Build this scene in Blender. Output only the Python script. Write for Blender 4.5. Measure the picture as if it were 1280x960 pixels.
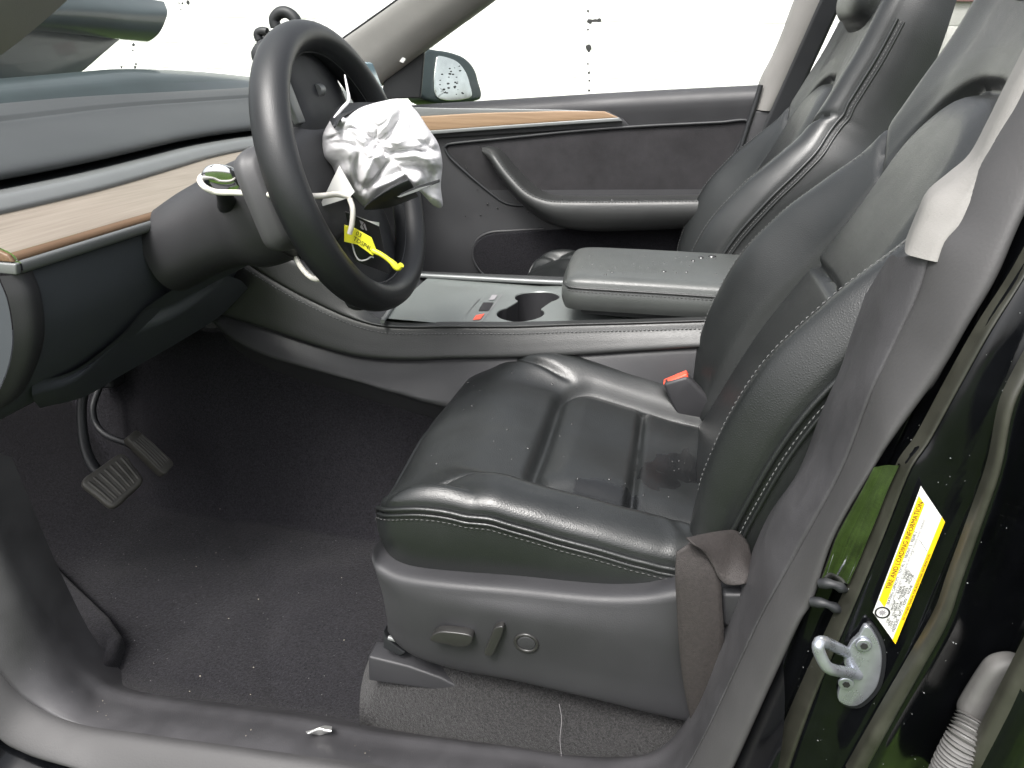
import bpy, bmesh, math, random
import numpy as np
from mathutils import Vector, noise
random.seed(7)
scene = bpy.context.scene
for o in list(bpy.data.objects): bpy.data.objects.remove(o)
COL = scene.collection
V = lambda *a: np.array(a, float)

# ------------------------------------------------------------------ camera
CAM = V(0.423, -1.313, 0.816)
YAW, PIT, ROL = [math.radians(a) for a in (11.6, 23.7, 1.08)]
FPX = 943.4                                            # focal length in pixels of a 1280 wide frame
FW = V(-math.sin(YAW)*math.cos(PIT), math.cos(YAW)*math.cos(PIT), -math.sin(PIT))
RT = np.cross(FW, V(0, 0, 1)); RT /= np.linalg.norm(RT); UP = np.cross(RT, FW)
RT, UP = RT*math.cos(ROL)+UP*math.sin(ROL), -RT*math.sin(ROL)+UP*math.cos(ROL)
cd = bpy.data.cameras.new('camera'); cam = bpy.data.objects.new('camera', cd); COL.objects.link(cam)
cd.sensor_fit = 'HORIZONTAL'; cd.sensor_width = 36.0; cd.lens = 36.0*FPX/1280.0
cd.clip_start = 0.02; cd.clip_end = 400
from mathutils import Matrix
cam.matrix_world = Matrix(((RT[0], UP[0], -FW[0], CAM[0]), (RT[1], UP[1], -FW[1], CAM[1]), (RT[2], UP[2], -FW[2], CAM[2]), (0, 0, 0, 1)))
scene.camera = cam
# ------------------------------------------------------------------ overcast daylight
SUN_EL, SUN_ROT = math.radians(58), math.radians(200)
w = bpy.data.worlds.new('World'); scene.world = w; w.use_nodes = True
nt = w.node_tree; nt.nodes.clear()
sky = nt.nodes.new('ShaderNodeTexSky'); sky.sky_type = 'NISHITA'; sky.sun_disc = False
sky.sun_elevation = SUN_EL; sky.sun_rotation = SUN_ROT; sky.air_density = 1.0; sky.dust_density = 6.0; sky.ozone_density = 1.0
hs = nt.nodes.new('ShaderNodeHueSaturation'); hs.inputs['Saturation'].default_value = 0.22
bg = nt.nodes.new('ShaderNodeBackground'); bg.inputs['Strength'].default_value = 0.13
wo = nt.nodes.new('ShaderNodeOutputWorld')
nt.links.new(sky.outputs[0], hs.inputs['Color']); nt.links.new(hs.outputs[0], bg.inputs[0]); nt.links.new(bg.outputs[0], wo.inputs[0])
sl = bpy.data.lights.new('sun', 'SUN'); sl.energy = 1.5; sl.angle = math.radians(20); sl.color = (1, .97, .93)
so = bpy.data.objects.new('sun', sl); COL.objects.link(so)
sd = Vector((math.sin(SUN_ROT)*math.cos(SUN_EL), math.cos(SUN_ROT)*math.cos(SUN_EL), math.sin(SUN_EL)))
so.rotation_euler = sd.to_track_quat('Z', 'Y').to_euler(); so.location = (0, -4, 6)
scene.view_settings.view_transform = 'Standard'; scene.view_settings.look = 'None'
scene.view_settings.exposure = 1.4; scene.view_settings.gamma = 1.0
scene.render.engine = 'CYCLES'

# ------------------------------------------------------------------ helpers
def at(px, py, X=None, Y=None, Z=None):
    """where the photograph's ray through a pixel meets a plane of the car"""
    d = FW + RT*(px-640)/FPX - UP*(py-480)/FPX
    t = (X-CAM[0])/d[0] if X is not None else (Y-CAM[1])/d[1] if Y is not None else (Z-CAM[2])/d[2]
    return CAM + t*d
def onplane(px, py, p, n):
    d = FW + RT*(px-640)/FPX - UP*(py-480)/FPX
    return CAM + d*(np.dot(p-CAM, n)/np.dot(d, n))
def T(pts, Y=None, X=None, Z=None):
    out = []
    for p in pts:
        if len(p) == 3: out.append(at(p[0], p[1], Y=p[2]))
        else: out.append(at(p[0], p[1], X=X, Y=Y, Z=Z))
    return out
def cr(pts, n, closed=False):
    """centripetal-ish Catmull-Rom through pts, n samples even by chord"""
    P = np.array(pts, float)
    if len(P) == 2 and not closed: return np.array([P[0]+(P[1]-P[0])*i/(n-1) for i in range(n)])
    if closed: P = np.vstack([P[-1:], P, P[:2]])
    else: P = np.vstack([2*P[0]-P[1], P, 2*P[-1]-P[-2]])
    S = []
    for i in range(1, len(P)-2):
        for k in range(24):
            t = k/24; a, b, c, d = P[i-1], P[i], P[i+1], P[i+2]
            m1 = (c-a)/2; m2 = (d-b)/2
            L = np.linalg.norm(c-b)
            for m in (m1, m2):
                l = np.linalg.norm(m)
                if l > 1.2*L: m *= 1.2*L/l
            S.append((2*t**3-3*t*t+1)*b+(t**3-2*t*t+t)*m1+(-2*t**3+3*t*t)*c+(t**3-t*t)*m2)
    S.append(P[-2]); S = np.array(S)
    D = np.concatenate([[0], np.cumsum(np.linalg.norm(np.diff(S, axis=0), axis=1))])
    q = np.linspace(0, D[-1], n+1)[:-1] if closed else np.linspace(0, D[-1], n)
    return np.stack([np.interp(q, D, S[:, k]) for k in range(S.shape[1])], 1)
ROOTLOC = {}
def root(name, loc, label, cat, group=None):
    o = bpy.data.objects.new(name, None); COL.objects.link(o); o.location = tuple(loc); o.empty_display_size = .05
    o['label'] = label; o['category'] = cat
    if group: o['group'] = group
    ROOTLOC[o.name] = V(*loc); return o
def tag(o, label, cat, group=None):
    o['label'] = label; o['category'] = cat
    if group: o['group'] = group
    return o
def obj(name, verts, faces, mat, parent=None, smooth=True, angle=None, recalc=True, kind=None):
    off = ROOTLOC.get(parent.name, V(0, 0, 0)) if parent else V(0, 0, 0)
    me = bpy.data.meshes.new(name)
    me.from_pydata([tuple(np.asarray(v)-off) for v in verts], [], [tuple(int(i) for i in f) for f in faces]); me.validate()
    if recalc:
        bm = bmesh.new(); bm.from_mesh(me); bmesh.ops.recalc_face_normals(bm, faces=bm.faces); bm.to_mesh(me); bm.free()
    if smooth:
        me.shade_smooth()
        if angle: me.set_sharp_from_angle(angle=math.radians(angle))
    for m in (mat if isinstance(mat, list) else [mat]): me.materials.append(m)
    o = bpy.data.objects.new(name, me); COL.objects.link(o)
    if parent: o.parent = parent; ROOTLOC[o.name] = off
    if kind: o['kind'] = kind
    return o
def solid(o, th, off=-1, bev=0, seg=2):
    m = o.modifiers.new('solid', 'SOLIDIFY'); m.thickness = th; m.offset = off; m.use_even_offset = False
    if bev:
        b = o.modifiers.new('bev', 'BEVEL'); b.width = bev; b.segments = seg; b.limit_method = 'ANGLE'; b.angle_limit = math.radians(40)
    return o
def gridfaces(nv, nu, closeu=False, closev=False):
    F = []
    for j in range(nv-(0 if closev else 1)):
        for i in range(nu-(0 if closeu else 1)):
            a = j*nu+i; b = j*nu+(i+1) % nu; j2 = (j+1) % nv
            F.append((a, b, j2*nu+(i+1) % nu, j2*nu+i))
    return F
def patch(name, rows, nu, nv, mat, parent=None, th=0, linear=False, bev=0, angle=None, off=-1):
    R = [np.array(r) if len(r) == nu else cr(r, nu) for r in rows]
    if linear:
        G = np.array(R); nv = len(R)
    else:
        G = np.zeros((nv, nu, 3))
        for i in range(nu): G[:, i] = cr([r[i] for r in R], nv)
    o = obj(name, G.reshape(-1, 3), gridfaces(nv, nu), mat, parent, angle=angle)
    if th: solid(o, th, off, bev)
    return o
def tube(name, pts, rad, mat, parent=None, seg=10, n=60, closed=False, flat=1.0, cap=True, smooth=True):
    P = cr(pts, n, closed); N = len(P)
    tan = np.array([P[(i+1) % N]-P[i-1] for i in range(N)]) if closed else np.gradient(P, axis=0)
    tan /= np.linalg.norm(tan, axis=1)[:, None]+1e-12
    nrm = np.cross(tan[0], V(.13, .21, .97)); nrm /= np.linalg.norm(nrm); vs = []
    rr = np.interp(np.linspace(0, 1, N), np.linspace(0, 1, len(rad)), rad) if hasattr(rad, '__len__') else np.full(N, rad)
    for i in range(N):
        nrm = nrm-tan[i]*np.dot(nrm, tan[i]); nrm /= np.linalg.norm(nrm); b = np.cross(tan[i], nrm)
        for k in range(seg):
            a = 2*math.pi*k/seg; vs.append(P[i]+rr[i]*(math.cos(a)*nrm+flat*math.sin(a)*b))
    F = gridfaces(N, seg, closeu=True, closev=closed)
    if cap and not closed: F += [tuple(range(seg)), tuple(range((N-1)*seg, N*seg))]
    return obj(name, vs, F, mat, parent, smooth=smooth, angle=50)
def slab(name, pts, vec, mat, parent=None, bev=0.003, seg=3, n=0, angle=35):
    """planar outline (closed) extruded along vec with rounded edges"""
    P = cr(pts, n, True) if n else np.array(pts)
    bm = bmesh.new(); vs = [bm.verts.new(tuple(p)) for p in P]; f = bm.faces.new(vs)
    r = bmesh.ops.extrude_face_region(bm, geom=[f])
    bmesh.ops.translate(bm, verts=[e for e in r['geom'] if isinstance(e, bmesh.types.BMVert)], vec=tuple(vec))
    bmesh.ops.recalc_face_normals(bm, faces=bm.faces)
    if bev:
        ed = [e for e in bm.edges if e.calc_face_angle(0) > math.radians(35)]
        bmesh.ops.bevel(bm, geom=ed, offset=bev, segments=seg, profile=.5, affect='EDGES', clamp_overlap=True)
    V_ = [np.array(v.co) for v in bm.verts]; bm.verts.index_update()
    F_ = [[v.index for v in f.verts] for f in bm.faces]; bm.free()
    return obj(name, V_, F_, mat, parent, angle=angle)
def box(name, c, s, mat, parent=None, bev=0.003, ex=None, ey=None, ez=None):
    ex = V(1, 0, 0) if ex is None else ex/np.linalg.norm(ex); ey = V(0, 1, 0) if ey is None else ey/np.linalg.norm(ey)
    ez = np.cross(ex, ey) if ez is None else ez
    c = np.array(c); a, b, d = [x/2 for x in s]
    pts = [c-ex*a-ey*b-ez*d, c+ex*a-ey*b-ez*d, c+ex*a+ey*b-ez*d, c-ex*a+ey*b-ez*d]
    return slab(name, pts, ez*s[2], mat, parent, bev)
def pillow(name, outline, frame, hfun, mat, parent=None, nang=160, nr=40, edge=.2, er=.02, wall=.05, nw=10, bulge=.004, centre=None, floor=None):
    """upholstered body: rounded-outline top sheet with height hfun(x,y), rounded edge, side walls"""
    O, ex, ey, en = frame
    B = cr([V(*p) for p in outline], nang, True); c = B.mean(0) if centre is None else V(*centre)
    vs = []; rows = 0
    for i in range(1, nr+1):
        q = i/nr
        rho = 1-(1-q)**1.35
        e = max(0, (rho-(1-edge))/edge); drop = er*(1-math.sqrt(max(0, 1-e*e)))
        for b in B:
            p = c+(b-c)*rho; z = hfun(p[0], p[1])-drop
            vs.append(O+ex*p[0]+ey*p[1]+en*z)
        rows += 1
    T_ = np.roll(B, -1, 0)-np.roll(B, 1, 0); nn = np.stack([T_[:, 1], -T_[:, 0]], 1); nn /= np.linalg.norm(nn, axis=1)[:, None]+1e-9
    if np.mean(np.sum(nn*(B-c), 1)) < 0: nn = -nn
    for k in range(1, nw+1):
        t = k/nw
        for j, b in enumerate(B):
            z0 = hfun(b[0], b[1])-er; z1 = (z0-wall) if floor is None else floor(b[0], b[1])
            off = bulge*math.sin(math.pi*t); p = b+nn[j]*off
            vs.append(O+ex*p[0]+ey*p[1]+en*(z0+(z1-z0)*t))
        rows += 1
    ci = len(vs); vs.append(O+ex*c[0]+ey*c[1]+en*hfun(c[0], c[1]))
    F = gridfaces(rows, nang, closeu=True)
    F += [(ci, (k+1) % nang, k) for k in range(nang)]
    F.append(tuple((rows-1)*nang+k for k in range(nang)))
    return obj(name, vs, F, mat, parent, angle=60)
def stitches(name, P3, normal, mat, parent, step=.0065, ln=.0042, r=.0007):
    """a row of thread stitches along a 3-D polyline"""
    P = np.array(P3); D = np.concatenate([[0], np.cumsum(np.linalg.norm(np.diff(P, axis=0), axis=1))])
    vs = []; F = []; s = step/2
    f = lambda q: np.array([np.interp(q, D, P[:, k]) for k in range(3)])
    while s+ln < D[-1]:
        a, b = f(s), f(s+ln); t = (b-a)/np.linalg.norm(b-a); nn = normal-t*np.dot(normal, t); nn /= np.linalg.norm(nn); m = np.cross(t, nn)
        k = len(vs); mid = (a+b)/2+nn*r*.8
        for p, rr in ((a, .4), (mid, 1), (b, .4)):
            for A in range(5):
                an = 2*math.pi*A/5; vs.append(p+r*rr*(math.cos(an)*nn+math.sin(an)*m))
        for q in range(2):
            for A in range(5): F.append((k+q*5+A, k+q*5+(A+1) % 5, k+q*5+5+(A+1) % 5, k+q*5+5+A))
        s += step
    return obj(name, vs, F, mat, parent, kind='stuff')
def ss(a, b, x):
    t = min(1, max(0, (x-a)/(b-a))); return t*t*(3-2*t)
_LC = {}
def lerp(x, xs, ys):
    """smooth monotone interpolation through (xs, ys), tabulated"""
    k = (tuple(xs), tuple(ys))
    if k not in _LC:
        X, Y_ = np.array(xs, float), np.array(ys, float); h = np.diff(X); d = np.diff(Y_)/h; m = np.zeros(len(X))
        for i in range(1, len(X)-1):
            if d[i-1]*d[i] > 0: m[i] = 3*(h[i-1]+h[i])/((2*h[i]+h[i-1])/d[i-1]+(h[i]+2*h[i-1])/d[i])
        m[0], m[-1] = d[0], d[-1]
        g = np.linspace(X[0], X[-1], 400); j = np.clip(np.searchsorted(X, g, side='right')-1, 0, len(h)-1); t = (g-X[j])/h[j]
        v = (2*t**3-3*t*t+1)*Y_[j]+(t**3-2*t*t+t)*h[j]*m[j]+(-2*t**3+3*t*t)*Y_[j+1]+(t**3-t*t)*h[j]*m[j+1]
        _LC[k] = (X[0], 399/(X[-1]-X[0]), v)
    a, f, v = _LC[k]; q_ = min(max((x-a)*f, 0), 398.999); i = int(q_); return float(v[i]+(v[i+1]-v[i])*(q_-i))
def cri(pts, n):
    """Catmull-Rom with equal samples per control segment, so matching curves stay matched"""
    P = np.array(pts, float); P = np.vstack([2*P[0]-P[1], P, 2*P[-1]-P[-2]]); out = []
    for q_ in np.linspace(0, len(P)-3, n):
        i = min(int(q_), len(P)-4); t = q_-i; a, b, c, d = P[i], P[i+1], P[i+2], P[i+3]; m1, m2 = (c-a)/2, (d-b)/2
        out.append((2*t**3-3*t*t+1)*b+(t**3-2*t*t+t)*m1+(-2*t**3+3*t*t)*c+(t**3-t*t)*m2)
    return np.array(out)

# ------------------------------------------------------------------ materials
def mat(name, col, rough=.5, metal=0, spec=.5, bump=None, var=0, vscale=30, coat=0, rvar=0, sheen=0, col2=None, bdist=.001, detail=6):
    m = bpy.data.materials.new(name); m.use_nodes = True; n = m.node_tree; b = n.nodes['Principled BSDF']; L = n.links.new
    b.inputs['Base Color'].default_value = (*col, 1); b.inputs['Roughness'].default_value = rough; b.inputs['Metallic'].default_value = metal
    b.inputs['Specular IOR Level'].default_value = spec; b.inputs['Coat Weight'].default_value = coat; b.inputs['Coat Roughness'].default_value = .03
    if sheen: b.inputs['Sheen Weight'].default_value = sheen; b.inputs['Sheen Roughness'].default_value = .5
    tc = n.nodes.new('ShaderNodeTexCoord')
    if var or rvar:
        nz = n.nodes.new('ShaderNodeTexNoise'); nz.inputs['Scale'].default_value = vscale; nz.inputs['Detail'].default_value = detail; nz.inputs['Roughness'].default_value = .6
        L(tc.outputs['Object'], nz.inputs['Vector'])
        rp = n.nodes.new('ShaderNodeValToRGB'); rp.color_ramp.elements[0].position = .3; rp.color_ramp.elements[1].position = .7
        c2 = col2 if col2 else tuple(c*(1+var) for c in col); c1 = col if col2 else tuple(c*(1-var) for c in col)
        rp.color_ramp.elements[0].color = (*c1, 1); rp.color_ramp.elements[1].color = (*c2, 1)
        L(nz.outputs['Fac'], rp.inputs['Fac']); L(rp.outputs['Color'], b.inputs['Base Color'])
        if rvar:
            mr = n.nodes.new('ShaderNodeMapRange'); mr.inputs['From Min'].default_value = .3; mr.inputs['From Max'].default_value = .7
            mr.inputs['To Min'].default_value = max(0, rough-rvar); mr.inputs['To Max'].default_value = min(1, rough+rvar)
            L(nz.outputs['Fac'], mr.inputs['Value']); L(mr.outputs[0], b.inputs['Roughness'])
    if bump:
        prev = None
        for (kind, sc, st) in bump:
            if kind == 'v':
                t = n.nodes.new('ShaderNodeTexVoronoi'); t.feature = 'DISTANCE_TO_EDGE'; t.inputs['Scale'].default_value = sc; out = t.outputs['Distance']
            elif kind == 'w':
                t = n.nodes.new('ShaderNodeTexWave'); t.inputs['Scale'].default_value = sc; t.inputs['Distortion'].default_value = .3; out = t.outputs['Fac']
            else:
                t = n.nodes.new('ShaderNodeTexNoise'); t.inputs['Scale'].default_value = sc; t.inputs['Detail'].default_value = 5; out = t.outputs['Fac']
            L(tc.outputs['Object'], t.inputs['Vector'])
            bp = n.nodes.new('ShaderNodeBump'); bp.inputs['Strength'].default_value = st; bp.inputs['Distance'].default_value = bdist
            L(out, bp.inputs['Height'])
            if prev: L(prev.outputs[0], bp.inputs['Normal'])
            prev = bp
        L(prev.outputs[0], b.inputs['Normal'])
    return m
LEATHER = mat('leather', (.0115, .0128, .0130), .36, spec=.62, bump=[('v', 420, .25), ('n', 14, .35)], var=.12, vscale=9, rvar=.07, bdist=.0012)
LEATHER2 = mat('leather_light', (.026, .027, .027), .42, bump=[('v', 420, .25), ('n', 12, .3)], var=.1, vscale=9, rvar=.06, bdist=.0012)
WHEEL = mat('wheel_leather', (.012, .013, .0145), .42, bump=[('v', 700, .2), ('n', 30, .15)], var=.15, vscale=12, rvar=.06)
PLAST = mat('dark_plastic', (.025, .025, .0275), .52, bump=[('n', 900, .22), ('n', 20, .12)], var=.12, vscale=7, rvar=.08)
PLAST_D = mat('black_plastic', (.013, .014, .016), .55, bump=[('n', 800, .2)], var=.15, vscale=10, rvar=.08)
SILL = mat('scuffed_sill_plastic', (.042, .041, .044), .5, bump=[('n', 700, .25), ('n', 18, .2)], var=.22, vscale=14, rvar=.12, detail=9)
DASHPAD = mat('dash_pad', (.036, .039, .041), .55, bump=[('v', 500, .25)], var=.08, vscale=6)
KNEE = mat('knee_panel', (.055, .061, .071), .6, bump=[('n', 900, .2)], var=.1, vscale=5)
CARPET = mat('carpet', (.0125, .0120, .0145), .95, spec=.12, bump=[('n', 900, .9), ('n', 260, .5)], var=.7, vscale=330, sheen=.06, bdist=.002, detail=9)
CARPET2 = mat('carpet_worn', (.022, .0215, .022), .95, spec=.15, bump=[('n', 800, 1.0), ('n', 220, .7)], var=.75, vscale=420, sheen=.12, bdist=.003, detail=9)
SUEDE = mat('suede', (.023, .022, .024), .9, spec=.2, bump=[('n', 600, .4)], var=.3, vscale=11, sheen=.2)
SILVER = mat('satin_silver', (.165, .172, .172), .38, metal=.25, bump=[('n', 500, .05)], var=.06, vscale=8)
TRAY = mat('console_tray', (.17, .185, .18), .40, metal=.25, bump=[('n', 900, .1)], var=.08, vscale=10, rvar=.06)
CHROME = mat('chrome', (.75, .76, .77), .12, metal=1, var=.03, vscale=20)
ZINC = mat('zinc_steel', (.42, .44, .48), .3, metal=.75, bump=[('n', 60, .4)], var=.2, vscale=40, rvar=.12)
LGREY = mat('light_grey_trim', (.195, .189, .180), .75, bump=[('n', 900, .3)], var=.06, vscale=10)
PAINT = mat('black_paint', (.003, .0033, .004), .14, spec=.42, var=.3, vscale=30, rvar=.06)
RUBBER = mat('rubber_seal', (.044, .043, .044), .62, bump=[('n', 400, .2), ('n', 15, .15)], var=.15, vscale=8, rvar=.08)
BELT = mat('belt_webbing', (.027, .023, .022), .7, bump=[('n', 900, .8)], var=.3, vscale=300, bdist=.0012)
AIRBAG = mat('airbag_nylon', (.56, .555, .565), .78, spec=.25, bump=[('n', 40, .25), ('n', 900, .2)], var=.05, vscale=20)
PAPER = mat('white_paper', (.66, .66, .64), .7)
CORD = mat('white_cord', (.62, .60, .55), .6, bump=[('n', 300, .4)], var=.12, vscale=40)
YELLOW = mat('yellow_plastic', (.75, .72, .04), .4, var=.08, vscale=60)
LYELLOW = mat('yellow_print', (.85, .52, .01), .45)
INK = mat('black_ink', (.015, .015, .015), .6)
INKG = mat('grey_ink', (.25, .24, .25), .6)
RED = mat('red_button', (.75, .09, .05), .35, var=.05, vscale=40)
CARD = mat('black_card', (.012, .012, .014), .3)
SCREEN = mat('screen_bezel', (.16, .26, .31), .2, var=.1, vscale=20)
STITCH = mat('grey_thread', (.11, .113, .113), .7)
STITCHD = mat('dark_thread', (.06, .06, .06), .7)
PEDAL = mat('pedal_rubber', (.055, .052, .046), .5, bump=[('n', 300, .3)], var=.2, vscale=40)
DARKBODY = mat('dark_bodywork', (.022, .034, .036), .4, bump=[('n', 9, .3)], var=.2, vscale=7, coat=.3)
GREYBOOT = mat('grey_rubber', (.11, .108, .105), .6, var=.15, vscale=30, bump=[('n', 200, .3)])
FOIL = mat('foil_scrap', (.7, .7, .68), .3, metal=.7, var=.1, vscale=100)
CRUMB = mat('crumb', (.33, .30, .24), .7, var=.2, vscale=60)
SPECK = mat('dirt_speck', (.03, .03, .03), .5)
PINK = mat('dull_pink_paint', (.42, .22, .23), .6, var=.1, vscale=4)
def glass(name, tint, mixf=.06, rough=.02):
    m = bpy.data.materials.new(name); m.use_nodes = True; n = m.node_tree; n.nodes.clear(); L = n.links.new
    o = n.nodes.new('ShaderNodeOutputMaterial'); t = n.nodes.new('ShaderNodeBsdfTransparent'); g = n.nodes.new('ShaderNodeBsdfGlossy')
    t.inputs[0].default_value = (*tint, 1); g.inputs['Roughness'].default_value = rough
    lw = n.nodes.new('ShaderNodeLayerWeight'); lw.inputs[0].default_value = .5
    pw = n.nodes.new('ShaderNodeMath'); pw.operation = 'POWER'; pw.inputs[1].default_value = 5.0
    fr = n.nodes.new('ShaderNodeMath'); fr.operation = 'MULTIPLY_ADD'; fr.inputs[1].default_value = .8; fr.inputs[2].default_value = .03
    L(lw.outputs['Facing'], pw.inputs[0]); L(pw.outputs[0], fr.inputs[0])
    mx = n.nodes.new('ShaderNodeMixShader'); L(fr.outputs[0], mx.inputs[0]); L(t.outputs[0], mx.inputs[1]); L(g.outputs[0], mx.inputs[2]); L(mx.outputs[0], o.inputs[0])
    return m
GLASS = glass('clear_glass', (.95, .97, .95)); TINT = glass('tinted_glass', (.66, .66, .65))
WATER = mat('water_drop', (.02, .02, .02), .05, spec=.8)
def wood(name, axis, c1, c2, sc=1.0):
    m = bpy.data.materials.new(name); m.use_nodes = True; n = m.node_tree; b = n.nodes['Principled BSDF']; L = n.links.new
    tc = n.nodes.new('ShaderNodeTexCoord'); mp = n.nodes.new('ShaderNodeMapping')
    s = [260*sc]*3; s[axis] = 6*sc; mp.inputs['Scale'].default_value = s
    nz = n.nodes.new('ShaderNodeTexNoise'); nz.inputs['Scale'].default_value = 1; nz.inputs['Detail'].default_value = 8; nz.inputs['Roughness'].default_value = .65
    rp = n.nodes.new('ShaderNodeValToRGB'); rp.color_ramp.elements[0].position = .3; rp.color_ramp.elements[1].position = .72
    rp.color_ramp.elements[0].color = (*c1, 1); rp.color_ramp.elements[1].color = (*c2, 1)
    L(tc.outputs['Object'], mp.inputs[0]); L(mp.outputs[0], nz.inputs['Vector']); L(nz.outputs['Fac'], rp.inputs[0]); L(rp.outputs[0], b.inputs['Base Color'])
    bp = n.nodes.new('ShaderNodeBump'); bp.inputs['Strength'].default_value = .25; bp.inputs['Distance'].default_value = .0006
    L(nz.outputs['Fac'], bp.inputs['Height']); L(bp.outputs[0], b.inputs['Normal']); b.inputs['Roughness'].default_value = .5
    return m
WOOD_Y = wood('open_pore_wood', 1, (.17, .142, .112), (.25, .217, .180)); WOOD_X = wood('door_wood', 0, (.20, .125, .07), (.30, .20, .12))
GRASS = mat('grass', (.024, .042, .010), .9, spec=.2, bump=[('n', 60, 1)], var=.5, vscale=5, col2=(.085, .16, .022), bdist=.05, detail=10)
WALLM = mat('white_wall', (.86, .86, .845), .8, bump=[('n', 120, .3)], var=.03, vscale=6)
JOINT = mat('wall_joint', (.83, .83, .815), .9)

# ================================================================== the place round the car
def sheet(name, x0, x1, y0, y1, z, m):
    o = obj(name, [V(x0, y0, z), V(x1, y0, z), V(x1, y1, z), V(x0, y1, z)], [(0, 1, 2, 3)], m); o['kind'] = 'structure'; return o
sheet('ground', -60, 60, -60, 60, -.36, GRASS)
wl = root('block_wall', (0, 5.1, -.36), 'white painted block wall standing outside beyond the passenger side windows', 'wall')
box('wall_core', (0, 5.131, 1.0), (18, .12, 2.8), JOINT, wl, bev=0)
blk = None
for j in range(14):
    for i in range(21):
        x = -5.6+i*.4+(j % 2)*.2; z = -.26+j*.2
        if blk is None:
            blk = box('block', (x, 5.083, z), (.392, .03, .192), WALLM, wl, bev=.003); bx0 = (x, z)
        else:
            c = blk.copy(); COL.objects.link(c); c.location = (x-bx0[0], 0, z-bx0[1]); c.parent = wl
pb = box('painted_board', at(1178, 4, Y=5.05)+V(-.02, 0, .14), (.50, .03, .26), PINK, None, bev=.005)
tag(pb, 'dull pink board on the white block wall, glimpsed between the two headrests', 'board')

# ================================================================== floor carpet
def floorz(x, y):
    z = .55*ss(-.48, -1.0, x)                                            # toe board climbs towards the front
    z += .018*ss(-.62, -.70, y)
    z = max(z, .33*ss(-.25, -.12, y)) if y > -.25 else z                # up against the tunnel
    z += (.007*noise.noise(Vector((x*5, y*5, 0)))+.004*noise.noise(Vector((x*13, y*13, 3)))-.006*math.exp(-((x+y*.8+.52+.05*noise.noise(Vector((y*6, 0, 0))))/.018)**2))
    return z
nx, ny = 120, 110; vs = []
for j in range(ny):
    for i in range(nx):
        x = -1.05+1.85*i/(nx-1); y = -.712+.612*j/(ny-1); vs.append(V(x, y, floorz(x, y)))
fl = obj('floor', vs, gridfaces(ny, nx), CARPET); fl['kind'] = 'structure'
fl['label'] = 'black carpeted footwell floor'
vs = []
for j in range(60):
    for i in range(60):
        x = -1.05+1.85*i/59; y = .10+.66*j/59; vs.append(V(x, y, floorz(x, -y)))
f2 = obj('passenger_floor', vs, gridfaces(60, 60), CARPET); f2['kind'] = 'structure'
# low carpeted foot rest along the kick panel
fr_ = tag(slab('foot_rest', T([(-90, 545), (-40, 594), (8, 642), (80, 715), (136, 768), (152, 792), (142, 818), (104, 852), (60, 812), (10, 735), (-50, 640), (-90, 590)], Z=.028), V(0, 0, -.05), CARPET, None, bev=.010, seg=4), 'black carpeted foot rest along the outer side of the footwell', 'foot rest')
# raised carpet hump under the seat
hump = tag(patch('carpet_hump', [T([(452, 960), (450, 870), (462, 822), (480, 802)], Z=.02),
      T([(470, 960, -.66), (470, 880, -.63), (490, 826, -.60), (500, 800, -.58)]),
      T([(600, 970, -.67), (600, 915, -.655), (610, 850, -.625), (620, 810, -.58)]),
      T([(740, 975, -.67), (740, 925, -.655), (750, 880, -.625), (760, 840, -.58)]),
      T([(880, 985, -.67), (880, 940, -.655), (880, 900, -.625), (885, 860, -.58)])], 30, 50, CARPET2), 'grey worn carpet hump below the driver seat', 'carpet')

# ================================================================== door frame: sill and pillar trims
df = root('door_frame', (.55, -.76, 0), 'open driver door frame with grey sill trim, seal and black pillar', 'door frame')
r0 = [(-60, 560, -.70), (-20, 650, -.70), (20, 735, -.70), (60, 806, -.695), (105, 856, -.69), (157, 879, -.69), (337, 905, -.69), (480, 931, -.69), (620, 948, -.69), (720, 962, -.69), (800, 962, -.69), (840, 944, -.69), (867, 907, -.69), (900, 827, -.69), (920, 780, -.69), (950, 707, -.695), (980, 640, -.70), (1024, 575, -.70), (1057, 493, -.705), (1086, 428, -.708), (1103, 378, -.71), (1129, 306, -.71)]
r1 = [(-90, 720, -.745), (-45, 790, -.745), (0, 845, -.745), (37, 882, -.745), (94, 909, -.745), (169, 924, -.745), (337, 948, -.745), (480, 972, -.745), (620, 992, -.745), (720, 1005, -.745), (810, 1000, -.745), (850, 975, -.745), (880, 926, -.745), (925, 832, -.745), (953, 773, -.745), (980, 724, -.745), (1003, 683, -.745), (1054, 588, -.745), (1092, 490, -.745), (1124, 424, -.742), (1148, 375, -.74), (1170, 313, -.735), (1197, 278, -.73), (1221, 223, -.72), (1252, 165, -.71), (1285, 100, -.70), (1330, 0, -.68)]
r2 = [(-90, 790, -.78), (-45, 860, -.78), (0, 920, -.78), (37, 942, -.78), (94, 960, -.78), (169, 982, -.78), (337, 1010, -.78), (480, 1035, -.78), (620, 1055, -.78), (760, 1075, -.78), (850, 1060, -.78), (890, 1010, -.78), (918, 955, -.78), (960, 862, -.78), (997, 782, -.78), (1015, 750, -.78), (1042, 672, -.78), (1095, 580, -.78), (1119, 542, -.78), (1175, 464, -.777), (1210, 404, -.775), (1244, 346, -.77), (1273, 280, -.76), (1300, 225, -.75), (1330, 160, -.74), (1370, 80, -.72), (1400, 20, -.71)]
R0, R1, R2 = [T(r) for r in (r0, r1, r2)]
n_ = 200
C0, C1, C2 = cri(R0, n_), cri(R1[:22], n_), cri(R1, n_)
C2b = cri(R2, n_)
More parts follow.
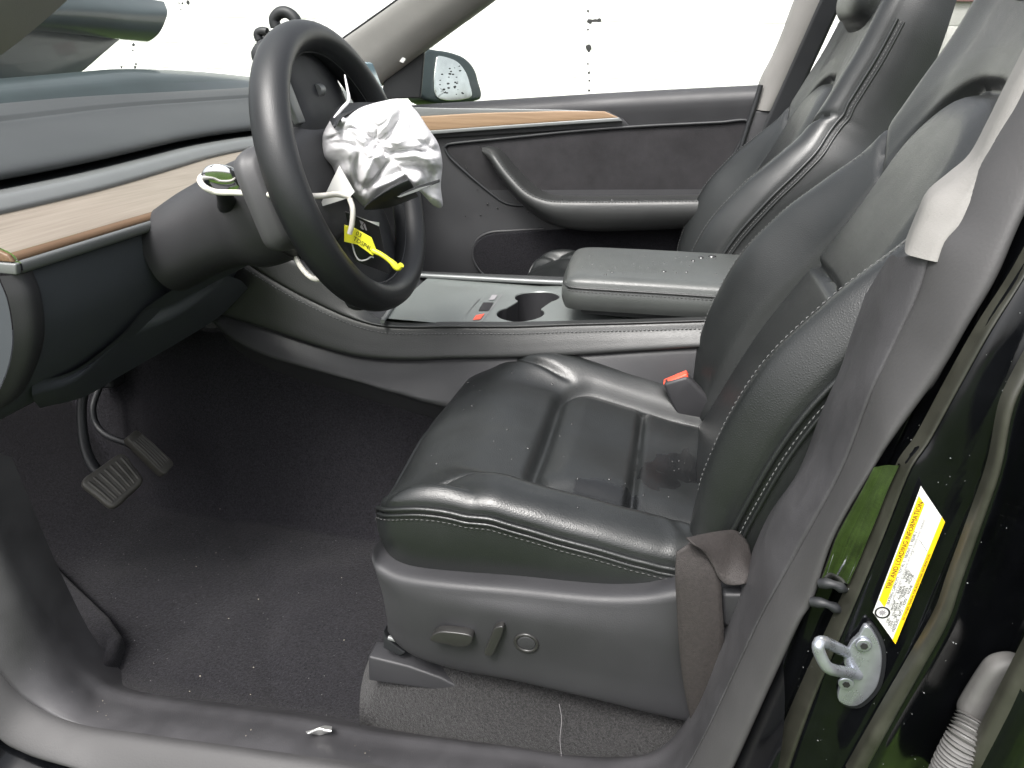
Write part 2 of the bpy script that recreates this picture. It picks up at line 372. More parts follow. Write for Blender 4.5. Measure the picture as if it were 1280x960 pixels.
# lower trim panel: inner edge to ridge
G = [C0+V(.0, .07, -.05), C0+V(-.001, .02, -.004), C0, C0*.55+C1*.45+V(-.001, -.002, .003), C1+V(-.001, .001, .001), C1+V(.002, .012, -.002)]
G = [g[:n_-2] for g in G]
patch('sill_trim', G, n_-2, 26, SILL, df)
# door seal outside the ridge
mid = .5*(C2+C2b)
sealrows = [C2+V(0, .016, -.002), C2+V(.0, -.001, .002), mid+V(-.002, -.005, .003), C2b+V(-.002, -.002, .001), C2b+V(.004, .012, -.004), C2b+V(.006, .04, -.006)]
patch('door_seal', sealrows, n_, 28, RUBBER, df)
S_ = C2b[:105]
patch('outer_sill', [S_+V(0, .02, -.012), S_+V(0, -.012, -.022), S_+V(0, -.035, -.035), S_+V(0, -.05, -.07), S_+V(0, -.05, -.16)], 105, 20, PAINT, df)
# upper light grey pillar trim
ul = T([(1127, 312, -.709), (1142, 275, -.70), (1156, 247, -.695), (1184, 223, -.69), (1211, 199, -.69), (1235, 155, -.685), (1252, 120, -.68), (1280, 65, -.67), (1320, -20, -.655)])
ur = T([(1168, 324, -.735), (1180, 296, -.73), (1199, 280, -.728), (1212, 250, -.722), (1224, 223, -.718), (1240, 190, -.713), (1255, 165, -.708), (1288, 100, -.698), (1335, 0, -.675)])
ulc, urc = cr(ul, 40), cr(ur, 40)
ulc = ulc+V(0, -.012, 0); urc = urc+V(0, -.010, 0)
patch('upper_pillar_trim', [ulc+V(.012, .05, 0), ulc, .5*(ulc+urc)+V(-.001, -.002, 0), urc+V(.002, .002, 0), urc+V(.01, .03, 0)], 40, 18, LGREY, df)
# painted pillar
p1 = T([(930, 1000, -.765), (985, 870, -.765), (1020, 790, -.762), (1040, 745, -.76), (1068, 680, -.76), (1112, 583, -.76), (1165, 505, -.758), (1215, 420, -.755), (1262, 330, -.75), (1310, 240, -.74), (1370, 130, -.72)])
p2 = T([(955, 975, -.785), (1000, 870, -.785), (1035, 795, -.785), (1060, 740, -.785), (1090, 670, -.785), (1127, 580, -.785), (1149, 549, -.783), (1188, 477, -.78), (1227, 408, -.777), (1273, 336, -.77), (1330, 230, -.755), (1390, 120, -.735)])
p2b = T([(975, 985, -.793), (1013, 880, -.793), (1047, 800, -.793), (1071, 744, -.793), (1100, 675, -.793), (1136, 585, -.793), (1160, 549, -.79), (1198, 480, -.787), (1236, 412, -.784), (1281, 340, -.777), (1340, 235, -.76), (1400, 125, -.74)])
p3 = T([(985, 1000, -.797), (1025, 890, -.797), (1058, 810, -.797), (1080, 760, -.797), (1112, 682, -.797), (1146, 600, -.797), (1172, 556, -.795), (1208, 486, -.792), (1244, 420, -.788), (1290, 348, -.78), (1350, 240, -.765), (1410, 130, -.745)])
p4 = T([(1040, 985, -.80), (1085, 900, -.80), (1122, 835, -.80), (1150, 775, -.80), (1176, 714, -.80), (1202, 655, -.80), (1222, 600, -.80), (1240, 540, -.798), (1262, 480, -.795), (1295, 410, -.79), (1350, 300, -.775), (1410, 180, -.755)])
p5 = T([(1060, 965, -.822), (1100, 895, -.822), (1135, 835, -.822), (1172, 770, -.822), (1190, 720, -.822), (1217, 647, -.822), (1240, 580, -.822), (1254, 510, -.82), (1273, 467, -.815), (1310, 400, -.805), (1360, 300, -.79), (1420, 190, -.77)])
p6 = T([(1085, 975, -.824), (1122, 905, -.824), (1155, 845, -.824), (1190, 780, -.824), (1207, 728, -.824), (1232, 655, -.824), (1255, 588, -.824), (1270, 515, -.822), (1290, 470, -.817), (1330, 402, -.807), (1380, 300, -.79), (1440, 190, -.77)])
p7 = T([(1120, 990, -.79), (1165, 920, -.79), (1195, 860, -.79), (1225, 800, -.79), (1245, 740, -.79), (1268, 670, -.79), (1290, 600, -.79), (1310, 520, -.788), (1330, 470, -.785), (1365, 405, -.78), (1420, 300, -.77), (1480, 190, -.75)])
p8 = T([(1180, 1000, -.785), (1215, 930, -.785), (1245, 870, -.785), (1275, 810, -.785), (1300, 740, -.785), (1320, 670, -.785), (1340, 600, -.785), (1355, 520, -.78), (1375, 470, -.78), (1410, 405, -.775), (1460, 300, -.765), (1520, 190, -.75)])
p9 = T([(1200, 975, -.835), (1235, 905, -.835), (1265, 845, -.835), (1292, 790, -.835), (1316, 725, -.835), (1338, 660, -.835), (1355, 590, -.835), (1370, 520, -.83), (1390, 470, -.83), (1425, 405, -.82), (1475, 300, -.80), (1535, 190, -.78)])
p10 = T([(1240, 1010, -.84), (1275, 935, -.84), (1300, 875, -.84), (1325, 815, -.84), (1350, 745, -.84), (1372, 670, -.84), (1390, 595, -.84), (1405, 525, -.835), (1425, 475, -.835), (1460, 410, -.825), (1510, 305, -.80), (1570, 195, -.78)])
p11 = T([(1300, 1080, -.78), (1340, 990, -.78), (1360, 920, -.78), (1390, 840, -.78), (1410, 760, -.78), (1430, 690, -.78), (1450, 610, -.78), (1465, 540, -.78), (1485, 480, -.78), (1520, 420, -.78), (1570, 310, -.76), (1630, 200, -.74)])
rows = [cr(C2b[110:]+V(.005, .03, -.004), 90)]+[cr(p, 90) for p in (p1, p2, p2b, p3, p4, p5, p6, p7, p8, p9, p10, p11)]
patch('painted_pillar', rows, 90, 120, PAINT, df)
# pinch-weld edge strip and black paint seams
EDGE = mat('olive_sheen_edge', (.028, .028, .022), .4, var=.4, vscale=25, rvar=.1)  # olive tone puts the reflections along the black edges into the colour
e2, e2b = cr(p2, 90), cr(p2b, 90)
patch('pinch_edge', [e2+V(-.002, .004, 0), e2+V(0, -.002, .0), e2b+V(0, -.003, 0), e2b+V(.002, .005, 0)], 90, 10, EDGE, df)
for pa_, pb_ in ((p5, p6), (p9, p10)):
    f5, f6 = cr(pa_, 90), cr(pb_, 90); f6 = f5*.35+f6*.65
    patch('pillar_flange', [f5+V(-.001, .006, 0), f5+V(0, -.003, 0), .5*(f5+f6)+V(0, -.0045, 0), f6+V(0, -.002, 0), f6+V(.001, .006, 0)], 90, 12, EDGE, df)
REFLECTOR = mat('added_reflector_metal', (.36, .37, .34), .08, metal=1, bump=[('n', 45, .25)], var=.5, vscale=22)  # mirror-like metal for an added plate that gives the channel its green reflection
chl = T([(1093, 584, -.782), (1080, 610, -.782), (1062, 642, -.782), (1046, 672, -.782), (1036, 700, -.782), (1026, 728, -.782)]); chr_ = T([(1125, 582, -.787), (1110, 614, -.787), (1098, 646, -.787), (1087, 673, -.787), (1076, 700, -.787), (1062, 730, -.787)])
patch('channel_reflector', [cri(chl, 30)+V(0, .004, 0), cri(chl, 30), .5*(cri(chl, 30)+cri(chr_, 30))+V(0, .002, 0), cri(chr_, 30), cri(chr_, 30)+V(0, .004, 0)], 30, 14, REFLECTOR, df)
# two black plugs in the channel
for (x0, y0, x1, y1) in ((1025, 729, 1058, 738), (1014, 752, 1052, 764)):
    tube('rubber_plug', [at(x0, y0, Y=-.782), at((x0+x1)/2, (y0+y1)/2-3, Y=-.787), at(x1, y1, Y=-.785)], [.004, .0045, .003, .0045, .002], PLAST_D, df, n=14)
# tyre label
def polytext(name, body, size, org, ex, ey, m, parent, align='LEFT'):
    cu = bpy.data.curves.new(name, 'FONT'); cu.body = body; cu.size = size; cu.align_x = align; cu.resolution_u = 2
    to = bpy.data.objects.new(name, cu); COL.objects.link(to); bpy.context.view_layer.update()
    me = bpy.data.meshes.new_from_object(to.evaluated_get(bpy.context.evaluated_depsgraph_get()))
    vs = [org+ex*v.co.x+ey*v.co.y for v in me.vertices]; fs = [list(p.vertices) for p in me.polygons]
    bpy.data.objects.remove(to); bpy.data.meshes.remove(me)
    return obj(name, vs, fs, m, parent, smooth=False, recalc=False)
LY = -.806
la, lb, lc_ = at(1091, 765, Y=LY), at(1151, 607, Y=LY), at(1119, 804, Y=LY)
ex = lb-la; LW = np.linalg.norm(ex); ex /= LW; en = V(0, -1, 0); ey = np.cross(en, ex); LH = -np.dot(lc_-la, ey)
ROOTLOC_L = la
lab = root('tyre_label', la, 'white and yellow tyre information label stuck on black pillar', 'label')
q = lambda u, v, d=0.0: la+ex*u*LW-ey*v*LH+en*d
sk = np.dot(lc_-la, ex)/LW
q = lambda u, v, d=0.0: la+ex*(u*LW+sk*v*LW)-ey*v*LH+en*d
slab('sheet', [q(0, 0), q(1, 0), q(1, 1), q(0, 1)], en*.0008, PAPER, lab, bev=.0002, seg=1)
def strip(name, u0, u1, v0, v1, m, d=.0011):
    return obj(name, [q(u0, v0, d), q(u1, v0, d), q(u1, v1, d), q(u0, v1, d)], [(0, 1, 2, 3)], m, lab, smooth=False)
strip('yellow_band', .12, .94, .03, .27, LYELLOW); strip('yellow_band', .0, 1, .86, 1.0, LYELLOW)
polytext('heading', 'TIRE AND LOADING INFORMATION', LW*.042, q(.26, .22, .0014), ex, ey, INK, lab)
polytext('print_line', 'SEE OWNERS MANUAL FOR ADDITIONAL INFORMATION', LW*.021, q(.2, .965, .0014), ex, ey, INK, lab)
lines = ['SEATING CAPACITY   TOTAL 5   FRONT 2   REAR 3', 'The combined weight of occupants and cargo should never exceed', 'TIRE        FRONT        REAR        SPARE', 'SIZE     255/45R19    255/45R19    NONE', 'COLD TIRE   290KPA    290KPA    NONE', 'PRESSURE   42PSI     42PSI     NONE']
for k, t in enumerate(lines): polytext('print_line', t, LW*.026, q(.17 if k < 2 else .06, .36+.092*k, .0014), ex, ey, INK if k != 1 else INKG, lab)
strip('rule', .16, .95, .485, .492, INKG); strip('rule', .03, .97, .585, .592, INKG)
for u in (.27, .5, .73): strip('rule', u, u+.004, .5, .85, INKG)
rc = q(.075, .26, .0013)
obj('seal_ring', [rc+(ex*math.cos(a)+ey*math.sin(a))*r for r in (.0056, .0042) for a in np.linspace(0, 2*math.pi, 25)[:-1]], gridfaces(2, 24, closeu=True), INK, lab, smooth=False)
obj('seal_wheel', [rc]+[rc+(ex*math.cos(a)+ey*math.sin(a))*(.0034 if k % 2 else .0016) for k, a in enumerate(np.linspace(0, 2*math.pi, 17)[:-1])], [(0, k+1, (k+1) % 16+1) for k in range(16)], INKG, lab, smooth=False)
# striker
SY = -.80
st = root('door_striker', at(1065, 840, Y=SY), 'zinc plated door striker loop bolted to black pillar', 'striker')
plate = [(1046, 868), (1050, 850), (1058, 838), (1054, 822), (1062, 800), (1072, 790), (1080, 777), (1088, 782), (1098, 800), (1101, 822), (1096, 850), (1085, 866), (1070, 877), (1055, 876)]
slab('plate', T(plate, Y=SY), V(0, -.005, 0), ZINC, st, bev=.0012, n=60)
slab('gasket', T([(x+4+(x-1072)*.06, y+1+(y-830)*.06) for x, y in plate], Y=SY+.003), V(0, -.004, 0), PLAST_D, st, bev=.0008, n=60)
tube('loop', T([(1057, 815, -.803), (1045, 809, -.818), (1032, 803, -.832), (1024, 803, -.84), (1023, 812, -.842), (1031, 830, -.842), (1038, 836, -.838), (1050, 839, -.825), (1072, 843, -.803)]), .0045, ZINC, st, seg=14, n=60)
for (x, y) in ((1079, 804), (1057, 852)):
    cpt = at(x, y, Y=SY-.005)
    b = slab('bolt', [cpt+V(math.cos(a), 0, math.sin(a))*.006 for a in np.linspace(0, 2*math.pi, 21)[:-1]], V(0, -.003, 0), ZINC, st, bev=.001)
    slab('socket', [cpt+V(math.cos(a)*.003, -.0032, math.sin(a)*.003) for a in np.linspace(0, 2*math.pi, 7)[:-1]], V(0, -.0006, 0), INK, b, bev=0)
# rear door wiring boot
bt = root('wiring_boot', at(1225, 900, Y=-.80), 'grey rubber wiring boot with ribbed hose on black pillar', 'boot')
slab('grommet', T([(1193, 880), (1196, 868), (1225, 822), (1240, 812), (1262, 810), (1275, 820), (1262, 850), (1240, 890), (1222, 905), (1202, 902)], Y=-.795), V(0, -.018, 0), GREYBOOT, bt, bev=.006, n=60)
pp = cr(T([(1218, 898, -.815), (1205, 925, -.825), (1190, 955, -.83), (1172, 1000, -.835)]), 90)
tube('ribbed_hose', pp, [.010+.0035*math.sin(k*.9)**2 for k in range(90)], GREYBOOT, bt, n=90, seg=16)
# ================================================================== driver seat
SO = V(.33, -.37, .10)
seat = root('driver_seat', SO, 'black leather driver seat with power controls and seat belt loop', 'seat')
FX = .108
def insert_sd(x, y):      # rounded-rectangle signed distance of the cushion insert (negative inside)
    cx, hx, hy, r = .175+.4, .4, .158-.012*ss(.2, .5, x), .05
    dx, dy = abs(x-cx)-hx+r, abs(y)-hy+r
    return math.hypot(max(dx, 0), max(dy, 0))+min(max(dx, dy), 0)-r
def cush(x, y):
    z = lerp(x, [0, .06, .18, .30, .45, .55], [.330, .338, .322, .303, .280, .262])
    z -= .012*math.exp(-((x-.02)/.05)**2)
    ramp = ss(.03, .16, x)
    z += .040*max(ramp, .85*ss(.195, .24, abs(y)))*ss(.135, .205, abs(y))
    if x < .2: z -= .007*math.exp(-((abs(y)-lerp(x, [0, .05, .12, .2], [.243, .222, .187, .160]))/.006)**2)*ss(.2, .15, x)
    z -= .010*ss(.10, .0, abs(y))*ss(.1, .3, x)
    sdv = insert_sd(x, y)
    z += .012*ss(0, -.045, sdv)*(1-.3*ss(.25, .5, x))
    z -= .013*math.exp(-(sdv/.009)**2)
    if sdv < 0: z -= .010*math.exp(-((x-.302)/.006)**2)*ss(0, -.02, sdv)
    z += .0022*noise.noise(Vector((x*9, y*9, .5)))+.0012*noise.noise(Vector((x*24, y*24, 2)))
    # short pull wrinkles near the rear of the bolsters
    z += .0022*ss(.16, .2, abs(y))*ss(.30, .40, x)*math.sin(x*170+y*60+4*noise.noise(Vector((x*20, y*20, 7))))*.6
    return z
cframe = (V(FX, -.37, 0), V(1, 0, 0), V(0, 1, 0), V(0, 0, 1))
outl = [(.0, -.14), (.004, -.205), (.022, -.238), (.06, -.25), (.18, -.252), (.32, -.252), (.43, -.247), (.50, -.235), (.52, -.12), (.52, .12), (.50, .235), (.43, .247), (.32, .252), (.18, .252), (.06, .25), (.022, .238), (.004, .205), (.0, .14), (-.006, 0)]
pillow('cushion', outl, cframe, cush, LEATHER, seat, nang=420, nr=120, edge=.14, er=.022, wall=.03, nw=10, bulge=.006, centre=(.26, 0), floor=lambda x, y: lerp(x, [0, .1, .25, .5], [.262, .252, .252, .25]))
def rim_pt(t0, t1, n, dz, inset=0.0):
    B = cr([V(*p) for p in outl], 400, True)
    return B
BO = cr([V(*p) for p in outl], 400, True)
def seam(y_sign, x0, x1, dz, grow):
    P = [b for b in BO if b[1]*y_sign > .15 and x0 <= b[0] <= x1]
    P.sort(key=lambda b: b[0]); out = []
    for b in P:
        out.append(V(FX+b[0], -.37+b[1]+y_sign*grow, cush(b[0], b[1])-.022+dz))
    return out
front = [b for b in BO if b[0] < .03 or abs(b[1]) > .2]
front.sort(key=lambda b: math.atan2(b[1], .26-b[0]))
welt = [V(FX+b[0]-(.003 if b[0] < .03 else 0), -.37+b[1]+math.copysign(.0035, b[1])*(1 if abs(b[1]) > .2 else 0), cush(b[0], b[1])-.026) for b in front if b[0] < .46]
tube('piping', welt[::3], .0028, LEATHER, seat, n=260, seg=8)
tube('piping', [p+V(0, 0, -.008) for p in welt[::3]], .0022, LEATHER, seat, n=260, seg=8)
stitches('stitching', cr([p+V(-.0018 if p[0] < .14 else 0, math.copysign(.0022, p[1]+.37), -.0125) for p in welt[::3]], 300), V(0, -1, .2), STITCHD, seat)
# side shield of the seat (plastic) with controls
sh_top = T([(466, 690, -.628), (474, 708, -.632), (500, 722, -.640), (560, 731, -.645), (640, 738, -.648), (740, 748, -.65), (800, 748, -.65), (846, 741, -.65), (905, 735, -.65), (960, 742, -.65)])
sh_mid = T([(478, 742, -.636), (488, 750, -.640), (510, 756, -.648), (570, 764, -.655), (640, 773, -.66), (740, 790, -.662), (800, 796, -.662), (848, 800, -.662), (905, 800, -.66), (960, 805, -.66)])
sh_low = T([(484, 775, -.636), (492, 783, -.640), (512, 792, -.648), (570, 806, -.655), (640, 818, -.658), (740, 838, -.66), (800, 848, -.66), (850, 856, -.66), (905, 860, -.66), (960, 865, -.66)])
sh_bot = T([(486, 790, -.630), (496, 804, -.635), (522, 822, -.642), (575, 838, -.648), (640, 850, -.652), (740, 873, -.655), (800, 888, -.655), (862, 902, -.655), (905, 906, -.655), (960, 910, -.655)])
shl = patch('side_shield', [[p+V(.004, .045, .004) for p in sh_top], [p+V(0, .012, .003) for p in sh_top], sh_top, [p+V(0, -.004, -.008) for p in sh_top], sh_mid, sh_low, sh_bot, [p+V(.004, .03, -.004) for p in sh_bot]], 90, 50, PLAST, seat)
def ctl(name, pts, th, m, Y=-.656, bev=.003):
    return slab(name, T(pts, Y=Y), V(0, -th, 0), m, seat, bev=bev, n=40)
CTL = mat('control_plastic', (.020, .0195, .019), .33, var=.1, vscale=60)
ctl('slide_switch', [(541, 790), (548, 783), (560, 781), (592, 786), (590, 798), (575, 800), (558, 796), (545, 794)], .012, CTL)
ctl('recline_switch', [(608, 809), (614, 793), (621, 777), (632, 775), (630, 786), (624, 800), (618, 811)], .012, CTL)
cc = at(659, 800, Y=-.656)
rg = tube('lumbar_ring', [cc+V(math.cos(a)*.0125, -.0045, math.sin(a)*.0115) for a in np.linspace(0, 2*math.pi, 17)[:-1]], .0022, CTL, seat, n=40, closed=True)
slab('lumbar_button', [cc+V(math.cos(a)*.011, 0, math.sin(a)*.010) for a in np.linspace(0, 2*math.pi, 25)[:-1]], V(0, -.006, 0), PLAST, seat, bev=.002)
# rail cover and bracket under the front
slab('rail_cover', T([(471, 800), (520, 812), (560, 826), (590, 842), (560, 842), (471, 830)], Y=-.60), V(0, -.03, 0), PLAST, seat, bev=.003)
slab('rail_bracket', T([(484, 779), (490, 790), (512, 806), (505, 810), (484, 800)], Y=-.61), V(0, -.015, 0), PLAST_D, seat, bev=.002)
tube('rail_bolt', [at(486, 797, Y=-.63), at(500, 801, Y=-.632)], .003, SILVER, seat, n=6)
# ---- backrest
BA = math.radians(25); bdir = V(math.sin(BA), 0, math.cos(BA)); bn = V(-math.cos(BA), 0, math.sin(BA))
BOr = V(.49, -.37, .27)
bframe = (BOr, V(0, 1, 0), bdir, bn)
def bpos(y, h, d): return BOr+V(0, 1, 0)*y+bdir*h+bn*d
def pad_sd(y, h):     # insert with arched top
    top = .575; r = .115
    hw = lerp(h, [0, .2, .4, .6], [.15, .148, .128, .118])
    dx, dh = abs(y)-hw+r*.9, h-top+r*.9
    return math.hypot(max(dx, 0), max(dh, 0))+min(max(dx, dh), 0)-r*.9
def bolA(h): return lerp(h, [0, .06, .13, .25, .345, .416, .47, .54, .7], [.03, .045, .062, .076, .062, .038, .020, .012, .010])
def backz(y, h):
    a = abs(y); d = lerp(h, [-.03, .2, .45, .6, .75, .86], [-.005, .006, .0, .0, .012, .014])
    A = bolA(h); c0 = lerp(h, [0, .3, .45, .6], [.13, .13, .12, .11])
    d += A*ss(c0, c0+.085, a)*(1-.25*ss(.215, .25, a))
    sdv = pad_sd(y, h)
    d += .010*ss(0, -.04, sdv)+.006*ss(0, .05, sdv)*ss(.45, .6, h)
    d -= .014*math.exp(-(sdv/.008)**2)
    if sdv < 0: d -= .010*math.exp(-((h-.325+.25*y*y)/.006)**2)*ss(0, -.015, sdv)
    # shoulder break between side bolster and upper back
    if a > .12: d -= .008*math.exp(-((h-.475-(a-.16)*.9)/.007)**2)*ss(.12, .16, a)
    d += .0018*noise.noise(Vector((y*10, h*10, 4.5)))
    return d
bout = [(0, -.02), (.16, -.015), (.215, .015), (.238, .07), (.247, .16), (.249, .28), (.246, .38), (.236, .45), (.216, .50), (.207, .56), (.203, .64), (.198, .72), (.178, .79), (.12, .83), (.06, .838), (0, .84)]
bout = bout+[(-x, y) for x, y in bout[::-1][1:-1]]
pillow('backrest', bout, bframe, backz, LEATHER, seat, nang=420, nr=120, edge=.16, er=.028, wall=.08, nw=14, bulge=.008, centre=(0, .37), floor=lambda y, h: lerp(h, [0, .2, .5, .65, .77], [-.10, -.13, -.135, -.105, -.07]))
BB = cr([V(*p) for p in bout], 600, True)
for sg in (1, -1):
    crest = [bpos(sg*lerp(h, [0, .1, .3, .42, .47], [.205, .212, .214, .205, .19]), h, backz(lerp(h, [0, .1, .3, .42, .47], [.205, .212, .214, .205, .19]), h)+.0005-.012*ss(.12, .02, h)) for h in np.linspace(.02, .47, 60)]
    stitches('stitching', crest, bn, STITCH, seat, r=.0006)
    side = [bpos(b[0]*1.004, b[1], backz(b[0], b[1])-.032) for b in BB if b[0]*sg > .19 and .02 < b[1] < .70]
    side.sort(key=lambda p: p[2])
    tube('piping', [p+V(0, sg*.0035, 0) for p in side[::4]], .003, LEATHER, seat, n=160, seg=8)
    tube('piping', [p+V(0, sg*.0045, 0)-bn*.012 for p in side[::4]], .0022, LEATHER, seat, n=160, seg=8)
    stitches('stitching', cr([p+V(0, sg*.007, 0)-bn*.0065 for p in side[::4]], 300), V(0, sg, 0), STITCH, seat, r=.0007)
# headrest
hout = [(0, .672), (.07, .675), (.105, .69), (.118, .73), (.12, .80), (.112, .87), (.08, .91), (0, .92)]
hout = hout+[(-x, y) for x, y in hout[::-1][1:-1]]
pillow('headrest', hout, bframe, lambda y, h: .060-1.2*y*y+.012*math.sin((h-.67)*12), LEATHER, seat, nang=140, nr=40, edge=.3, er=.03, wall=.05, nw=10, bulge=.01, centre=(0, .79))
# ---- passenger seat: the same seat on the far side
def copytree(o, parent=None):
    c = o.copy(); COL.objects.link(c); c.parent = parent
    for ch in o.children: copytree(ch, c)
    return c
skip = ('side_shield', 'slide_switch', 'recline_switch', 'lumbar', 'rail')
ps = seat.copy(); COL.objects.link(ps); ps.location = tuple(SO+V(-.035, .74, -.012))
for ch in list(seat.children):
    if ch.name.startswith(skip): continue
    c = ch.copy(); COL.objects.link(c); c.parent = ps
ps.name = 'passenger_seat'
ps['label'] = 'black leather front passenger seat behind the centre armrest'
# ---- seat belt strap looped over the cushion corner
def ribbon(name, pts, wv, width, m, parent=None, n=60, th=.0016):
    P = cr(pts, n); W = cr(wv, n); W /= np.linalg.norm(W, axis=1)[:, None]; vs = []
    for k in range(7):
        s = k/6-.5
        for i in range(n): vs.append(P[i]+W[i]*width*s)
    o = obj(name, vs, gridfaces(7, n), m, parent); solid(o, th, 0); return o
sb = root('seat_belt', at(880, 760, Y=-.67), 'dark brown seat belt strap twisted over the cushion corner by the sill', 'seat belt')
L1 = T([(846, 690, -.672), (844, 720, -.678), (846, 760, -.680), (849, 810, -.680), (855, 860, -.678), (864, 902, -.672), (872, 930, -.66)])
Rr = T([(872, 668, -.655), (898, 712, -.668), (903, 760, -.676), (905, 800, -.678), (902, 850, -.676), (897, 890, -.670), (893, 930, -.66)])
patch('lower_strap', [L1, [.5*(a+b)+V(0, -.003, 0) for a, b in zip(L1, Rr)], Rr], 60, 9, BELT, sb, th=.0016)
Ta = T([(858, 672, -.672), (880, 667, -.655), (905, 663, -.635), (922, 664, -.62), (936, 680, -.622), (941, 705, -.64), (940, 726, -.655)])
Tb = T([(880, 690, -.674), (890, 705, -.672), (899, 722, -.675), (908, 730, -.677), (920, 731, -.678), (932, 729, -.676), (939, 728, -.668)])
patch('upper_strap', [Ta, [.5*(a+b)+V(0, -.006, .004) for a, b in zip(Ta, Tb)], Tb], 60, 12, BELT, sb, th=.0016)
slab('anchor_cover', T([(902, 732), (945, 732), (950, 760), (915, 776), (903, 770)], Y=-.655), V(0, -.014, 0), PLAST, sb, bev=.004)
# far side buckle
bk = root('seat_belt_buckle', at(860, 500, Y=-.2), 'grey belt buckle with red release button beside the console', 'buckle')
slab('housing', T([(829, 474), (858, 465), (866, 472), (893, 500), (880, 522), (852, 524), (838, 496)], Y=-.19), V(0, -.020, 0), PLAST, bk, bev=.005)
slab('release_button', T([(829, 474), (858, 462), (861, 467), (832, 480)], Y=-.188), V(0, -.018, 0), RED, bk, bev=.002)

# ================================================================== centre console
co = root('centre_console', (.2, 0, 0), 'charcoal leather centre console with grey tray and cup holders', 'console')
stl = T([(290, 318, -.165), (315, 337, -.16), (359, 364, -.155), (396, 383, -.15), (434, 400, -.15), (471, 411, -.15), (509, 414, -.15), (560, 413.5, -.15), (640, 413.5, -.15), (716, 411, -.15), (800, 409, -.15), (891, 406, -.15), (960, 403, -.15)])
btm = T([(256, 387, -.165), (290, 398, -.165), (334, 412, -.165), (375, 426, -.165), (420, 440, -.165), (459, 448, -.165), (509, 451, -.165), (560, 449.5, -.165), (640, 448, -.165), (716, 445, -.165), (800, 440, -.165), (888, 435, -.165), (960, 432, -.165)])
lowr = T([(256, 387, -.168), (270, 408, -.175), (296, 428, -.185), (330, 444, -.19), (365, 455, -.195), (427, 472, -.20), (515, 498, -.205), (560, 510, -.205), (640, 520, -.205), (716, 520, -.20), (800, 520, -.19), (888, 520, -.185), (960, 520, -.18)])
sc_, bc_, lc2 = cr(stl, 140), cr(btm, 140), cr(lowr, 140)
patch('leather_side', [sc_+V(0, .02, .006), sc_+V(0, .004, .005), sc_, sc_+V(0, -.003, -.006), .5*(sc_+bc_)+V(0, -.004, 0), bc_+V(0, -.003, .004), bc_+V(0, .01, -.002)], 140, 26, LEATHER2, co)
stitches('stitching', sc_+V(0, -.0035, -.004), V(0, -1, .3), STITCH, co, r=.0009)
patch('lower_panel', [bc_+V(0, .012, .004), bc_+V(0, .003, -.002), .5*(bc_+lc2)+V(0, -.001, 0), lc2*.96+bc_*.04, lc2, lc2+V(0, .01, -.006), lc2+V(0, .045, -.06)], 140, 22, PLAST, co)
# top lip: rolled leather edge between stitch line and tray
tray_n = T([(300, 300, -.15), (335, 312, -.145), (374, 331, -.14), (418, 361, -.135), (456, 388, -.13), (476, 401, -.13), (512, 404.5, -.13), (560, 403.5, -.13), (640, 403.5, -.13), (716, 402, -.13), (800, 400, -.13), (891, 397, -.13), (960, 394, -.13)])
tn = cr(tray_n, 140)
patch('edge_roll', [sc_+V(0, .003, .004), sc_+V(0, 0, .008), .5*(sc_+tn)+V(0, -.001, .005), tn+V(0, 0, .002), tn+V(0, .012, -.004)], 140, 16, LEATHER2, co)
# tray surface with two joined cup holder wells cut in
TZ = float(at(560, 403.5, Y=-.13)[2])
CUPX = float(at(650, 394, Y=-.055)[0])
hole = []
def cup_outline(n=64):
    pts = []
    r, yc = .043, .052
    a0 = math.radians(48)
    for a in np.linspace(-math.pi/2-(math.pi-a0), -math.pi/2+(math.pi-a0), n//2): pts.append(V(CUPX+r*math.cos(a), -yc+r*math.sin(a), TZ))
    for a in np.linspace(math.pi/2-(math.pi-a0), math.pi/2+(math.pi-a0), n//2): pts.append(V(CUPX+.012+r*math.cos(a), yc+r*math.sin(a), TZ))
    return cr(pts, 96, True)
H = cup_outline()
yf = .135
x0, x1 = float(at(478, 402, Y=-.13)[0]), .80
ring = []
for p in H:
    d = p-V(CUPX+.006, 0, TZ); d /= np.linalg.norm(d)+1e-9
    t = min([((x1 if d[0] > 0 else x0)-CUPX-.006)/d[0] if abs(d[0]) > 1e-6 else 9, ((yf if d[1] > 0 else -yf))/d[1] if abs(d[1]) > 1e-6 else 9])
    ring.append(V(CUPX+.006, 0, TZ)+d*t)
# snap nearest ring points to the corners
ring = np.array(ring)
for cxn in ((x0, -yf), (x1, -yf), (x1, yf), (x0, yf)):
    k = np.argmin(np.hypot(ring[:, 0]-cxn[0], ring[:, 1]-cxn[1])); ring[k, :2] = cxn
def trayz(p): return p+V(0, 0, .028*max(0, (p[0]-CUPX))/.3)
vs = [trayz(p) for p in ring]+[trayz(p) for p in H]+[trayz(p)+V(0, 0, -.0025) for p in (H-H.mean(0))*.98+H.mean(0)]
obj('tray', vs, gridfaces(3, 96, closeu=True), TRAY, co, angle=30)
Hs = (H-H.mean(0))*.975+H.mean(0)
vs = [trayz(p)+V(0, 0, -.002) for p in Hs]+[p+V(0, 0, -.035) for p in Hs]+[p+V(0, 0, -.07) for p in (Hs-H.mean(0))*.96+H.mean(0)]
obj('cup_well', vs, gridfaces(3, 96, closeu=True)+[tuple(range(192, 288))], PLAST, co, angle=50)
